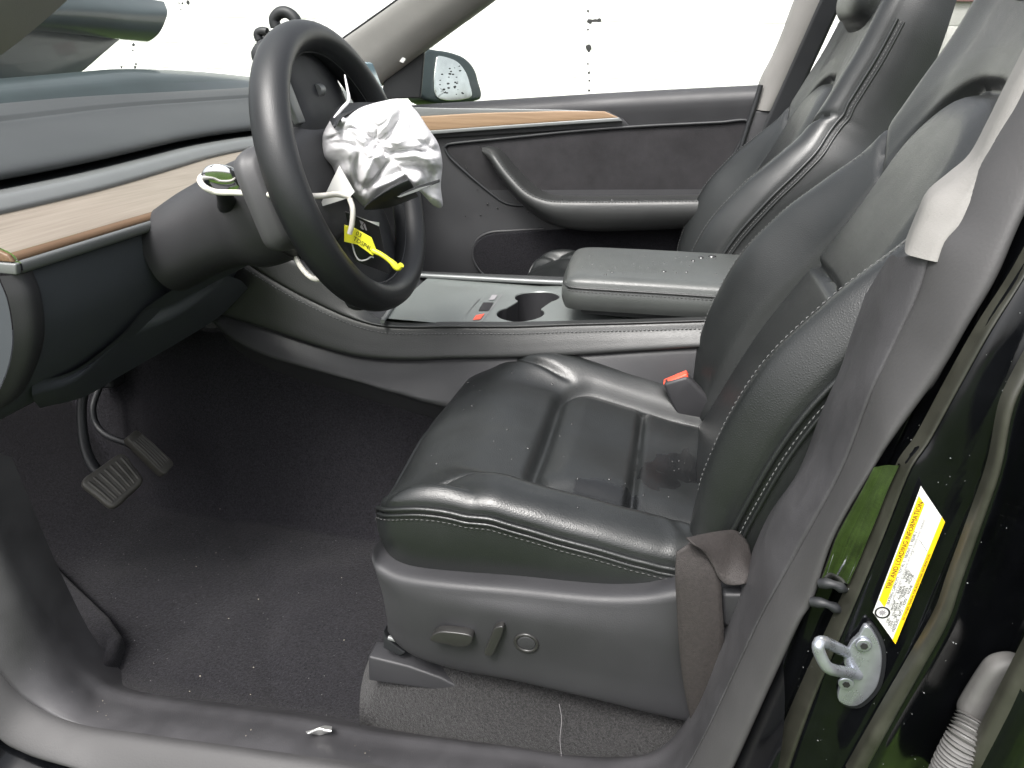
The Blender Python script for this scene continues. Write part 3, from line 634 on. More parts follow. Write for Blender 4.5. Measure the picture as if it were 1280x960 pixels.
# chrome rails and print on the tray
tube('far_rail', [V(x0-.02, yf-.004, TZ+.003), V(.3, yf-.004, trayz(V(.3, 0, TZ))[2]+.003), V(.6, yf-.004, trayz(V(.6, 0, TZ))[2]+.003)], .005, SILVER, co, n=30)
patch('far_edge', [[V(x0-.05, yf, TZ-.002), V(.6, yf, TZ+.026)], [V(x0-.05, yf+.02, TZ+.004), V(.6, yf+.02, TZ+.03)], [V(x0-.05, yf+.03, TZ-.03), V(.6, yf+.03, TZ)]], 30, 10, LEATHER2, co)
tube('front_rail', [at(478, 402, Z=TZ+.003), at(490, 384, Z=TZ+.003), at(497, 376, Z=TZ+.003)], .004, SILVER, co, n=12)
tz = V(0, 0, .0012)
def tq(name, pts, m, d=.0016): return obj(name, [trayz(at(x, y, Z=TZ))+V(0, 0, d) for x, y in pts], [tuple(range(len(pts)))], m, co, smooth=False)
tq('slider_mark', [(581, 395), (584, 392), (600, 374), (598, 374)], SILVER)
tq('dark_print', [(598, 389), (604, 379), (617, 379), (611, 389)], CARD)
tq('red_print', [(591, 401), (595, 395), (606, 393), (600, 400)], RED)
tq('grey_print', [(611, 376), (615, 369.5), (622, 369.5), (618, 375.5)], INKG)
tq('print_line', [(602, 402), (627, 369), (627.8, 369), (602.8, 402)], INKG)
k0 = int(np.argmax(tn[:, 0] > x0-.004)); k1 = max(8, k0-5)
# front ramp of the console running up under the dashboard (phone dock)
patch('front_ramp', [tn[:k0]+V(0, .006, -.003), tn[:k0]+V(.0, .10, .0), tn[:k0]+V(0, .20, 0), tn[:k0]+V(0, .28, -.004)], k0, 10, PLAST, co)
patch('ramp_frame', [tn[:k1]+V(.01, .02, .003), tn[:k1]+V(.006, .03, .012), tn[:k1]+V(.004, .045, .013), tn[:k1]+V(0, .06, .004)], k1, 10, PLAST_D, co)
# armrest
ar = root('armrest', (.4, 0, .42), 'grey leather armrest lid with rain streaks on the console', 'armrest')
def armz(x, y): return .484+.003*math.sin((x-.3)*6)-.2*max(0, abs(y)-.07)**2*8
aout = [(.262, -.10), (.27, -.112), (.30, -.116), (.45, -.116), (.62, -.116), (.66, -.10), (.66, .10), (.62, .116), (.45, .116), (.30, .116), (.265, .112), (.252, .10), (.252, 0)]
ARML = mat('armrest_leather', (.058, .062, .060), .34, bump=[('v', 420, .25), ('n', 12, .3)], var=.12, vscale=9, rvar=.08, bdist=.0012)
ao = pillow('lid', aout, (V(0, 0, 0), V(1, 0, 0), V(0, 1, 0), V(0, 0, 1)), armz, ARML, ar, nang=240, nr=40, edge=.16, er=.012, wall=.042, nw=14, bulge=.006, centre=(.45, 0))
AB = cr([V(*p) for p in aout], 400, True)
for dz, rr in ((-.016, .002), (-.021, .0016)):
    tube('piping', [V(b[0]+(-.0036 if b[0] < .262 else 0), b[1]+math.copysign(.0036, b[1]) if abs(b[1]) > .09 else b[1], armz(b[0], b[1])+dz) for b in AB if b[0] < .64][::6], rr, LEATHER2, ar, n=200, closed=False, seg=8) if False else None
wlt = [b for b in AB if b[1] < -.09 and b[0] < .64]; wlt.sort(key=lambda b: b[0])
tube('piping', [V(b[0], b[1]-.004, armz(b[0], b[1])-.016) for b in wlt][::4], .002, LEATHER2, ar, n=120, seg=8)
stitches('stitching', cr([V(b[0], b[1]-.005, armz(b[0], b[1])-.021) for b in wlt][::4], 200), V(0, -1, 0), STITCHD, ar)
box('base', (.46, 0, .428), (.34, .20, .028), PLAST_D, ar, bev=.004)

# ================================================================== dashboard
da = root('dashboard', (-.35, 0, .6), 'dashboard with pale wood strip and silver trim under charcoal pad', 'dashboard')
yy = [-.642, -.60, -.50, -.42, -.34, -.26, -.16, -.06, .06, .2, .4, .6, .66]
def dbx(y): return -.338-.066*ss(-.5, .1, -abs(y))
wood_b = [V(-.262+.004*ss(-.5, 0, -abs(y)), y, .600) for y in yy]
wood_t = [V(dbx(y), y, .635) for y in yy]; slv = [V(dbx(y)-.012, y, .6505) for y in yy]
wb, wt, sv = [cri(l, 90) for l in (wood_b, wood_t, slv)]
WOOD_L = wood('wood_shade_and_end_grain', 1, (.115, .066, .036), (.175, .108, .062))  # darker wood copy: lip's shade put into its colour; end grain on cap
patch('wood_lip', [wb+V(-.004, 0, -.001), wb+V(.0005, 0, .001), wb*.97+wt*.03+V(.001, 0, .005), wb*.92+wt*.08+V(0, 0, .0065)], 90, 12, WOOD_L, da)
patch('wood_strip', [wb*.92+wt*.08+V(0, 0, .0066), wb*.85+wt*.15+V(0, 0, .0068), wb*.5+wt*.5+V(0, 0, .003), wt], 90, 18, WOOD_Y, da)
patch('silver_strip', [wt+V(.0015, 0, -.001), wt+V(.003, 0, .003), sv+V(.003, 0, -.002), sv+V(-.004, 0, .001), sv+V(-.03, 0, .002)], 90, 12, SILVER, da)
lowe = [wb+V(-.004, 0, .001), wb+V(.004, 0, .0), wb+V(.004, 0, -.010), wb+V(-.002, 0, -.014), wb+V(-.02, 0, -.014)]
patch('lower_silver_edge', lowe, 90, 14, SILVER, da)
# vent slot and pad
patch('vent_slot', [sv+V(-.028, 0, .001), sv+V(-.075, 0, .003), sv+V(-.082, 0, .012)], 90, 8, PLAST_D, da)
lip = sv+V(-.030, 0, .0165)
patch('pad', [lip+V(-.05, 0, -.010), lip+V(-.010, 0, -.006), lip+V(0, 0, .0), lip+V(-.012, 0, .010), lip+V(-.06, 0, .024), lip+V(-.125, 0, .038), lip+V(-.150, 0, .045), lip+V(-.157, 0, .042), lip+V(-.165, 0, .050), lip+V(-.24, 0, .060), lip+V(-.34, 0, .035)], 90, 60, DASHPAD, da)
# knee panel under the wood
kt = [wb[i]+V(-.010, 0, -.013) for i in range(90) if wb[i][1] < -.10]
ktc = cr(kt, 60)
patch('knee_panel', [ktc+V(-.01, 0, .004), ktc, ktc+V(.002, 0, -.03), ktc+V(-.008, 0, -.08), ktc+V(-.05, 0, -.15), ktc+V(-.12, 0, -.212), ktc+V(-.22, 0, -.25), ktc+V(-.34, 0, -.20)], 60, 36, KNEE, da)
# end of the dash by the door
ec = [V(-.262+x, -.642, z) for x, z in ((-.002, .586), (.002, .555), (-.006, .51), (-.03, .465), (-.07, .42), (-.13, .395))]
ecc = cr(ec, 40)
patch('end_trim', [ecc+V(-.02, .03, 0), ecc+V(-.004, .022, 0), ecc+V(.001, .012, 0), ecc+V(0, 0, 0), ecc+V(-.014, -.012, .0)], 40, 14, PLAST, da)
patch('end_panel', [ecc+V(-.015, -.013, 0), ecc+V(-.08, -.018, 0), ecc+V(-.30, -.03, .02)], 40, 8, KNEE, da)
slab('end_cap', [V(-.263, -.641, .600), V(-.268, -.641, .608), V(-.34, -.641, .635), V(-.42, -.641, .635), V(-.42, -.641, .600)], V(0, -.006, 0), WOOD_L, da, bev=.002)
slab('end_silver', [V(-.2585, -.641, .5995), V(-.42, -.641, .5995), V(-.42, -.641, .587), V(-.2605, -.641, .587)], V(0, -.008, 0), SILVER, da, bev=.002)
slab('end_upper', [V(-.345, -.641, .636), V(-.33, -.641, .655), V(-.34, -.641, .68), V(-.6, -.641, .70), V(-.6, -.641, .636)], V(0, -.006, 0), DASHPAD, da, bev=.002)
# lower ridge beneath column
lr = [T([(40, 478, -.60), (95, 462, -.53), (150, 420, -.47), (181, 386, -.43), (223, 358, -.40), (265, 336, -.36), (320, 325, -.32)]), T([(40, 482, -.60), (95, 466, -.52), (150, 426, -.44), (183, 394, -.39), (215, 382, -.36), (250, 362, -.32), (290, 342, -.27)]),
      T([(40, 488, -.60), (92, 472, -.53), (140, 434, -.455), (170, 412, -.405), (212, 392, -.365), (246, 368, -.325), (276, 340, -.28)]), T([(40, 494, -.60), (92, 477, -.53), (138, 440, -.455), (168, 419, -.405), (212, 399, -.365), (250, 374, -.325), (282, 344, -.28)]),
      T([(42, 500, -.58), (95, 486, -.50), (140, 452, -.43), (172, 430, -.38), (218, 408, -.33), (262, 382, -.28), (300, 350, -.23)]), T([(50, 510, -.50), (105, 496, -.43), (150, 470, -.36), (185, 450, -.30), (228, 425, -.26), (275, 395, -.20), (310, 360, -.17)])]
patch('lower_lip', [cri(r, 40) for r in lr], 40, 40, KNEE, da)
# touch screen seen edge-on
sx = [at(448, 79, Y=.02), at(467, 79, Y=.14), at(485, 128, Y=.14), at(478, 132, Y=.02)]
tsn = root('touch_screen', sx[3], 'pale blue edge of the centre touch screen behind the wheel', 'screen')
slab('display', [at(440, 79, Y=-.05), at(466, 79, Y=.10), at(487, 132, Y=.10), at(470, 140, Y=-.05)], V(-.012, .01, .002), SCREEN, tsn, bev=.002)
box('stand', (-.20, .05, .69), (.16, .05, .03), PLAST_D, tsn, bev=.005)

# ================================================================== steering column and wheel
WC = V(.009, -.368, .671); WT = math.radians(18)
wn = V(math.cos(WT), 0, math.sin(WT)); wu = V(-math.sin(WT), 0, math.cos(WT)); wr = V(0, 1, 0)
def wp(a, b, c=0): return WC+wr*a+wu*b+wn*c
sc = root('steering_column', WC-wn*.2, 'grey steering column shroud rising from the dashboard', 'steering column')
secs = []
for (c, ra, rb, dz) in ((-.050, .055, .055, -.010), (-.070, .066, .066, -.012), (-.10, .072, .072, -.014), (-.15, .073, .073, -.016), (-.18, .068, .066, -.014), (-.21, .066, .062, -.015), (-.25, .066, .06, -.020), (-.30, .066, .058, -.03)):
    secs.append([wp(ra*math.copysign(abs(math.cos(a))**.8, math.cos(a)), dz+rb*math.copysign(abs(math.sin(a))**.8, math.sin(a)), c) for a in np.linspace(0, 2*math.pi, 25)])
patch('shroud', secs, 96, 60, PLAST, sc)
for c_, r_ in ((-.105, .0735),):
    tube('shroud_joint', [wp(r_*1.0*math.copysign(abs(math.cos(a))**.8, math.cos(a)), -.0145+r_*1.0*math.copysign(abs(math.sin(a))**.8, math.sin(a)), c_) for a in np.linspace(0, 2*math.pi, 33)[:-1]], .0016, PLAST_D, sc, n=120, closed=True, seg=6)
# stalk
sk_ = root('indicator_stalk', at(275, 235, Y=-.47), 'chrome tipped indicator stalk with white cord looped over it', 'stalk')
pillow('tip', [(-.022, 0), (-.015, .010), (0, .013), (.015, .010), (.024, .002), (.016, -.010), (0, -.013), (-.015, -.010)], (at(274, 220, Y=-.50), RT*1.0, UP*.9-FW*.3, -FW*.9+UP*.3), lambda x, y: .010-18*(x*x+y*y*1.6), CHROME, sk_, nang=60, nr=16, edge=.4, er=.005, wall=.014, nw=6)
tube('stem', T([(276, 226, -.50), (280, 240, -.47), (283, 252, -.44), (285, 262, -.42)]), [.012, .010, .011, .014], PLAST_D, sk_, n=20, seg=14)
# wheel
wh = root('steering_wheel', WC, 'black leather steering wheel turned on its side with torn hub', 'steering wheel')
RR, seg_t, seg_r = .167, 28, 160
vs = []
for i in range(seg_r):
    a = 2*math.pi*i/seg_r
    for k in range(seg_t):
        b = 2*math.pi*k/seg_t; rr = RR+.0185*math.cos(b); cz = .0235*math.sin(b)
        vs.append(wp(rr*math.cos(a), rr*math.sin(a)*1.0, cz))
obj('rim', vs, gridfaces(seg_r, seg_t, True, True), WHEEL, wh)
tube('rim_seam', [wp((RR-.0186)*math.cos(a), (RR-.0186)*math.sin(a), .002) for a in np.linspace(0, 2*math.pi, 60)[:-1]], .0012, WHEEL, wh, n=200, closed=True, seg=6)
# hub body, a smooth shell reaching the near side of the rim
hub_out = [(-.155, -.045), (-.12, -.062), (-.06, -.075), (0, -.078), (.05, -.07), (.075, -.03), (.078, .02), (.06, .058), (.02, .072), (-.04, .072), (-.10, .058), (-.155, .042)]
pillow('hub_shell', hub_out, (wp(0, 0, -.030), wr, wu, wn), lambda x, y: .030-2.2*(x*x*.5+y*y), mat('hub_plastic', (.055, .055, .058), .5, bump=[('n', 900, .2)], var=.1, vscale=8), wh, nang=120, nr=30, edge=.3, er=.012, wall=.02, nw=6)
for sg in (1, -1):
    so_ = [(-.045, sg*.05), (-.05, sg*.10), (-.062, sg*.160), (.0, sg*.168), (.09, sg*.146), (.148, sg*.095), (.125, sg*.045), (.05, sg*.04)]
    pillow('spoke', so_, (wp(0, 0, -.026), wr, wu, wn), lambda x, y: .018-1.2*x*x, PLAST_D, wh, nang=80, nr=16, edge=.3, er=.006, wall=.022, nw=5)
    p = wp(.012, sg*.105, -.010)
    tube('scroll_wheel', [p-wr*.007, p+wr*.007], .008, SILVER, wh, n=4, seg=20)
slab('spoke_trim', [wp(-.064, .07, -.02), wp(-.072, .135, -.02), wp(-.048, .135, -.02), wp(-.046, .07, -.02)], wn*.008, SILVER, wh, bev=.002)
# torn airbag cover flaps
def crump(p, s=1): return noise.noise(Vector(p*s))
patch('cover_flap', [[onplane(x, y, wp(0, 0, .02), wn) for x, y in ((412, 150), (422, 134), (445, 128), (475, 128))], [onplane(x, y, wp(0, 0, .045), wn) for x, y in ((416, 158), (428, 143), (450, 136), (480, 134))]], 24, 8, PLAST_D, wh, th=.003)
patch('cover_flap', [T([(455, 262), (470, 262), (492, 258), (523, 246)], Y=-.44), T([(458, 258), (474, 252), (496, 247), (520, 240)], Y=-.485), T([(468, 250), (482, 240), (498, 231), (511, 225)], Y=-.505)], 24, 14, PLAST_D, wh, th=.002)
slab('flap_strip', T([(499, 243), (522, 232), (549, 224), (549, 228), (524, 238), (504, 246)], Y=-.50), V(0, .002, 0), PLAST_D, wh, bev=.0005, seg=1)
slab('flap_edge', T([(496, 246), (524, 235), (540, 231), (523, 239), (500, 247)], Y=-.503), V(0, .0015, 0), SILVER, wh, bev=.0003, seg=1)
# ---- deflated airbag
ab = root('airbag', wp(0, 0, .02), 'deflated crumpled silver white airbag hanging from the steering wheel hub', 'airbag')
AC = at(480, 188, Y=-.40)
oute = [(403, 172), (408, 158), (420, 142), (432, 146), (452, 134), (480, 126), (503, 124), (520, 138), (535, 160), (548, 180), (553, 205), (551, 232), (553, 258), (542, 257), (520, 236), (505, 244), (492, 250), (470, 252), (456, 258), (446, 250), (434, 236), (420, 222), (414, 208), (404, 195)]
OB = cr([V(x, y) for x, y in oute], 200, True); oc = V(480, 188)
vs = []; nr_ = 46
from math import sin, cos
def fold(x, y):
    p = Vector((x*.021, y*.021, 1.7)); wq = noise.noise_vector(p*.9)*.8; q_ = p+wq
    d1 = noise.voronoi(q_*.95)[0]; d2 = noise.voronoi((q_+Vector((2.3, 5.1, 0)))*2.0)[0]
    a = min(.55, d1[1]-d1[0]); b = min(.5, d2[1]-d2[0])
    return .044*a+.022*b+.014*noise.noise(q_*.8)+.006
for side in (1, -1):
    for i in range(nr_):
        rho = i/(nr_-1); rho = 1-(1-rho)**1.3
        for b in OB:
            x, y = oc+(b-oc)*rho
            dome = math.sqrt(max(0, 1-rho**2.4))
            Yb = -.40-side*.058*dome-(fold(x, y)-.02)*(1 if side > 0 else .4)*(.25+.75*dome)
            vs.append(at(x, y, Y=Yb))
n2 = nr_*200
F = gridfaces(nr_, 200, True)+[tuple(k+n2 for k in f) for f in gridfaces(nr_, 200, True)]
bag = obj('bag', vs, F, AIRBAG, ab)
# strap from the bag up to the cover
tube('tether', T([(431, 94, -.36), (434, 110, -.38), (436, 125, -.40), (428, 135, -.42), (418, 148, -.43)]), [.001, .0015, .0018, .002, .002], AIRBAG, ab, n=24)
# ---- paper triangle, cord, key card, yellow tag
tri = slab('paper_tag', T([(424, 207), (443, 240), (437, 247), (399, 259), (404, 248)], Y=-.455), V(.0, .0012, 0), PAPER, None, bev=0)
tag(tri, 'white triangular paper tag hanging below the crumpled airbag', 'tag')
cdp = T([(437, 246, -.457), (420, 243, -.47), (400, 245, -.50), (365, 245, -.53), (330, 243, -.52), (300, 241, -.51), (270, 240, -.515), (256, 234, -.52), (250, 226, -.51), (253, 220, -.49), (262, 219, -.475), (272, 224, -.46)])
cord = tube('white_cord', cdp, .0035, CORD, None, n=90, seg=10); tag(cord, 'white cord tied from the indicator stalk to the airbag hub', 'cord')
c2_ = tube('white_cord', T([(370, 322, -.40), (378, 336, -.42), (388, 346, -.43), (398, 349, -.43), (406, 344, -.42), (408, 338, -.40)]), .0035, CORD, None, n=40, seg=10); tag(c2_, 'short white cord end drooping below the steering column', 'cord')
c3_ = tube('tag_loop', T([(437, 248, -.46), (441, 262, -.462), (440, 280, -.463), (437, 292, -.463)]), .0032, CORD, None, n=30, seg=10); tag(c3_, 'short white loop holding the yellow key tag', 'cord')
KY = -.43
kc = root('key_card', at(460, 300, Y=KY), 'black key card hanging inside the lower wheel rim', 'key card')
slab('card', T([(431, 264), (474, 284), (487, 343), (444, 327)], Y=KY), V(0, .001, 0), CARD, kc, bev=.0003, seg=1)
obj('card_edge', T([(443, 269), (474, 283), (474, 278), (461, 276)], Y=KY-.001), [(0, 1, 2, 3)], PAPER, kc, smooth=False)
for sg in ([(449, 275), (455, 278), (453, 281), (451, 280)], [(450, 284), (452, 279), (455, 287), (453, 287)], [(456, 279), (459, 288), (457, 288), (454, 281)]):
    obj('emblem', T(sg, Y=KY-.0012), [(0, 1, 2, 3)], INKG, kc, smooth=False)
YT = -.455
yt = root('yellow_tag', at(450, 300, Y=YT), 'bright yellow key tag with black writing dangling in the wheel', 'tag')
slab('tag_body', T([(430, 281), (441, 284), (464, 297), (470, 312), (466, 320), (447, 306), (430, 302)], Y=YT), V(0, .0016, 0), YELLOW, yt, bev=.0004, seg=1)
tube('tag_tail', T([(466, 313, YT), (478, 319, YT-.002), (490, 328, YT-.003), (497, 335, YT-.003), (502, 331, YT-.004)]), [.0035, .003, .003, .0042, .0035], YELLOW, yt, n=30, seg=10)
tex = at(466, 310, Y=YT)-at(444, 296, Y=YT); tex /= np.linalg.norm(tex); tey = np.cross(V(0, -1, 0), tex); tey = -tey if tey[2] < 0 else tey
polytext('tag_writing', '03\nTDSP4USC', .0078, at(444, 293, Y=YT-.0008), tex, tey, INK, yt)
lp = tube('clear_loop', T([(440, 304, -.444), (444, 318, -.444), (449, 325, -.443), (457, 325, -.442), (464, 321, -.442), (467, 322, -.442)]), .001, PAPER, None, n=30, seg=6); tag(lp, 'thin clear plastic loop through the black key card', 'loop')
# phone mount behind the wheel
pm = root('phone_mount', at(360, 60, Y=-.22), 'small black phone mount on the dash behind the steering wheel', 'mount')
tube('clamp_ring', T([(345, 34, -.22), (343, 24, -.22), (350, 16, -.22), (360, 16, -.22), (369, 24, -.22), (371, 34, -.22)]), .008, PLAST_D, pm, n=30)
tube('grip', T([(324, 50, -.23), (322, 42, -.23), (328, 39, -.23), (334, 40, -.23)]), .006, PLAST_D, pm, n=16)
box('body', at(352, 62, Y=-.20), (.07, .03, .05), PLAST_D, pm, bev=.01)
tube('arm', [at(352, 62, Y=-.20), at(365, 100, Y=-.16), at(366, 128, Y=-.12)], .01, PLAST_D, pm, n=16)

# ================================================================== passenger door
pd = root('passenger_door', (.15, .72, .2), 'black passenger door panel with wood strip and suede insert', 'door')
DY = .70
def dpan(name, pts, Y, th, m, bev=.006, n=0, parent=pd): return slab(name, T(pts, Y=Y), V(0, -th, 0), m, parent, bev=bev, n=n)
xs = [440, 520, 600, 680, 760, 850, 950, 1010]
belt = [(440, 137), (520, 131), (600, 126), (680, 121), (760, 116), (850, 111), (950, 106), (1020, 103)]
top_o = cr(T(belt, Y=.74), 60); top_i = cr(T([(x, y+13) for x, y in belt], Y=.695), 60)
b2 = cr(T([(x, 178-(x-440)*.022) for x, y in belt], Y=.70), 60); b3 = cr(T([(x, 260) for x, y in belt], Y=.69), 60); b4 = cr(T([(x, 330) for x, y in belt], Y=.68), 60); b5 = cr(T([(x, 420) for x, y in belt], Y=.70), 60); b6 = cr(T([(x, 520) for x, y in belt], Y=.72), 60)
patch('door_skin', [top_o+V(0, .03, -.01), top_o, .6*top_o+.4*top_i+V(0, 0, .006), top_i, b2, b3, b4, b5, b6], 60, 60, PLAST, pd)
dpan('belt_groove', [(470, 144), (620, 139), (700, 138), (760, 139), (780, 149), (788, 158), (720, 162), (560, 172), (470, 178)], .697, .006, PLAST, bev=.004)
dpan('silver_field', [(470, 146), (520, 134), (560, 135), (640, 136), (700, 137), (755, 139), (700, 142), (600, 145), (470, 149)], .692, .005, SILVER, bev=.002)
dpan('wood_strip', [(470, 150), (530, 145), (600, 141), (700, 138.5), (756, 139), (774, 147), (700, 152), (600, 159), (530, 164), (470, 168)], .691, .008, WOOD_X, bev=.003)
dpan('silver_edge', [(470, 169), (530, 163.5), (600, 158.5), (700, 151.5), (774, 146.5), (778, 151), (700, 156), (600, 163), (530, 168.5), (470, 174)], .690, .012, SILVER, bev=.002)
ins = [(556, 184), (562, 180), (640, 172), (720, 164), (800, 158), (900, 153), (935, 151), (930, 170), (915, 200), (905, 255), (800, 256), (700, 256), (662, 257), (640, 256), (625, 250), (590, 222), (562, 196)]
tube('insert_groove', [p+V(0, 0, 0) for p in T(ins, Y=.691)], .004, PLAST_D, pd, n=160, closed=True, seg=8)
dpan('suede_insert', ins, .697, .004, SUEDE, bev=.003, n=120)
# pull handle and armrest
arm_t = T([(600, 185, .67), (610, 184, .655), (622, 190, .64), (640, 214, .62), (660, 236, .605), (680, 247, .60), (710, 250, .60), (780, 250, .60), (870, 249, .60), (950, 248, .60)])
arm_m = T([(603, 187, .64), (609, 189, .63), (618, 197, .61), (638, 222, .59), (658, 242, .575), (682, 252, .57), (710, 254, .57), (780, 254, .57), (870, 253, .57), (950, 252, .57)])
arm_b = T([(604, 192, .66), (612, 201, .645), (625, 222, .62), (650, 252, .60), (676, 272, .59), (700, 281, .585), (740, 286, .585), (800, 285, .585), (870, 282, .585), (950, 280, .585)])
tb, mb, bb = [cr(a, 80) for a in (arm_t, arm_m, arm_b)]
patch('door_armrest', [tb+V(0, .09, -.004), tb, .5*(tb+mb)+V(0, 0, .004), mb, .5*(mb+bb)+V(0, -.012, 0), bb, bb+V(0, .03, -.012), bb+V(0, .10, -.008)], 80, 40, LEATHER2, pd)
stitches('stitching', .5*(tb+mb)*.2+mb*.8+V(0, -.001, .002), V(0, -.5, 1), STITCHD, pd, r=.0012, step=.008)
dpan('map_pocket', [(592, 320), (596, 302), (612, 292), (640, 289), (700, 286), (760, 284), (880, 284), (880, 360), (640, 360), (606, 342)], .672, .012, CARPET, bev=.006, n=100)
tube('pocket_rim', T([(680, 286, .668), (640, 288.5, .668), (612, 291, .667), (596, 301, .666), (591, 320, .665), (604, 342, .664), (630, 356, .664)]), .004, PLAST, pd, n=60)
# seat side panel of the passenger seat, window glass, mirror sail
dpan('mirror_sail', [(478, 124), (482, 96), (500, 78), (533, 55), (527, 122)], .70, .012, PLAST_D, bev=.004)
gl = obj('window_glass', T([(470, 128), (1010, 104), (1010, -60), (640, -60)], Y=.735), [(0, 1, 2, 3)], GLASS, pd, smooth=False)
random.seed(3)
def blob(name, c, r, m, parent, sx=1, sy=1):
    n = 9; vs = [c+V(0, -.0008, 0)]
    for k in range(n):
        a = 2*math.pi*k/n; rr = r*(.7+.5*random.random()); vs.append(c+V(math.cos(a)*rr*sx, 0, math.sin(a)*rr*sy))
    return obj(name, vs, [(0, k+1, (k+1) % n+1) for k in range(n)], m, parent)
for (x, y, r, sx) in ((735, 14, 1.6, 1), (737, 27, 2.6, 1.2), (743, 26, 1.8, 3), (749, 25.5, 2.0, 1.2), (735, 37, 1.4, 1), (736, 59, 3.0, 1.1), (736, 63, 2.2, .8), (735, 80, 1.3, 1), (736, 91, 1.6, 1), (736.5, 101, 1.5, 1), (736.5, 113, 1.5, 1)):
    blob('dirt_speck', at(x, y, Y=.733), r*.00225, SPECK, gl, sx)
# mirror outside
mr_ = root('side_mirror', at(560, 100, Y=.95), 'rain spotted passenger side mirror outside the window', 'mirror')
mn = V(.80, -.57, .20); mn /= np.linalg.norm(mn); mp0 = at(566, 98, Y=.95)
def mpl(name, pts, back, th, m, bev, n=60): return slab(name, [onplane(x, y, mp0-mn*back, mn) for x, y in pts], -mn*th, m, mr_, bev=bev, n=n)
mpl('housing', [(530, 124), (529, 66), (549, 62), (577, 69), (592, 82), (599, 100), (601, 124)], .004, .07, DARKBODY, .012)
MIRG = mat('mirror_glass', (.80, .84, .80), .05, metal=1, var=.10, vscale=30)
mpl('mirror_glass', [(546, 121), (546, 72), (552, 70), (570, 76), (581, 88), (587, 104), (588, 122)], 0, .006, MIRG, .001, 50)
random.seed(5)
mex = np.cross(V(0, 0, 1), mn); mex /= np.linalg.norm(mex); mey = np.cross(mn, mex)
def mblob(c, r):
    k = 9; vs = [c+mn*.001]
    for q_ in range(k):
        a = 2*math.pi*q_/k; rr = r*(.7+.5*random.random()); vs.append(c+(mex*math.cos(a)*2+mey*math.sin(a))*rr)
    return obj('rain_drop', vs, [(0, q_+1, (q_+1) % k+1) for q_ in range(k)], WATER, mr_)
for k in range(30): mblob(onplane(random.uniform(550, 580), random.uniform(80, 118), mp0+mn*.0006, mn), random.uniform(.0010, .0030))
# passenger A pillar (light grey) and B pillar
pa = root('passenger_windscreen_pillar', at(500, 80, Y=.68), 'light grey slanted windscreen pillar trim on the passenger side', 'pillar')
al = T([(400, 72, .665), (425, 52, .655), (463, 25, .635), (498, 0, .615), (560, -46, .575)]); arr = T([(470, 108, .68), (484, 96, .675), (533, 58, .65), (612, 0, .60), (690, -60, .555)])
alc, arc = cr(al, 40), cr(arr, 40)
patch('trim', [alc+V(-.01, .06, 0), alc, .6*alc+.4*arc+V(.01, -.02, .0), .3*alc+.7*arc+V(.012, -.02, 0), arc, arc+V(.0, .05, 0)], 40, 24, LGREY, pa)
tube('windscreen_seal', alc+V(-.002, .004, .002), .003, PLAST_D, pa, n=30)
slab('clip', T([(500, 77), (504, 71), (508, 74), (505, 79)], Y=.655), V(0, -.006, 0), PAPER, pa, bev=.001)
pbp = root('passenger_door_pillar', at(960, 120, Y=.70), 'light grey door pillar trim with dark belt beside passenger seat', 'pillar')
lL = T([(943, 137, .70), (955, 100, .695), (975, 60, .68), (998, 0, .66), (1020, -60, .64)]); lR = T([(966, 139, .69), (985, 105, .685), (1010, 55, .67), (1038, 2, .65), (1066, -55, .63)])
lLc, lRc = cr(lL, 30), cr(lR, 30)
patch('upper_trim', [lLc+V(-.005, .05, 0), lLc, .5*(lLc+lRc)+V(0, -.012, 0), lRc, lRc+V(.01, .04, 0)], 30, 16, LGREY, pbp)
slab('lower_trim', T([(943, 138), (975, 140), (980, 220), (905, 300), (915, 200)], Y=.70), V(0, -.012, 0), PLAST, pbp, bev=.003)
tube('door_edge_seal', T([(951, 106), (944, 130), (934, 160), (922, 200), (914, 240)], Y=.685), .006, PLAST_D, pbp, n=24)
ribbon('belt_strap', T([(1044, -10, .61), (1010, 65, .625), (985, 120, .635), (960, 175, .64)]), [V(1, .1, .1)]*4, .05, PLAST_D, pbp)
rw = tag(slab('rear_window', T([(1135, 130), (1280, 130), (1280, -80), (1135, -80)], Y=.74), V(0, .004, 0), TINT, None, bev=0), 'tinted rear side window behind the front seats', 'window')

# ================================================================== windscreen, bonnet, driver side A pillar
dp = root('driver_windscreen_pillar', at(20, 15, Y=-.62), 'light grey windscreen pillar corner above the dashboard end', 'pillar')
a1 = cr(T([(-60, 82, -.66), (0, 38, -.63), (46, 0, -.60), (90, -40, -.57)]), 20); a2 = cr(T([(-120, 60, -.72), (-60, 0, -.69), (-10, -40, -.66), (30, -80, -.63)]), 20)
patch('trim', [a1+V(-.01, .03, -.01), a1, .5*(a1+a2)+V(.01, -.01, .01), a2], 20, 14, LGREY, dp)
BX = -1.0
bh = root('bent_bonnet', at(100, 60, X=BX), 'dark buckled bonnet panel standing up beyond the windscreen', 'bonnet')
up_e = T([(-80, -30), (0, -30), (60, -22), (120, -12), (170, -4), (205, 2)], X=BX)
up_f = T([(-80, 20), (0, 14), (60, 10), (120, 12), (170, 16), (209, 17)], X=BX+.06)
up_g = T([(-80, 40), (0, 32), (60, 30), (120, 34), (165, 38), (200, 40)], X=BX+.05)
lo_e = T([(-80, 44), (0, 38), (60, 39), (110, 44), (150, 49), (185, 52)], X=BX+.0)
lo_f = T([(-80, 44), (0, 38), (60, 39), (110, 43), (148, 46), (175, 48)], X=BX-.08)
patch('rolled_edge', [up_e, up_f, up_g, lo_e, lo_f], 50, 40, DARKBODY, bh)
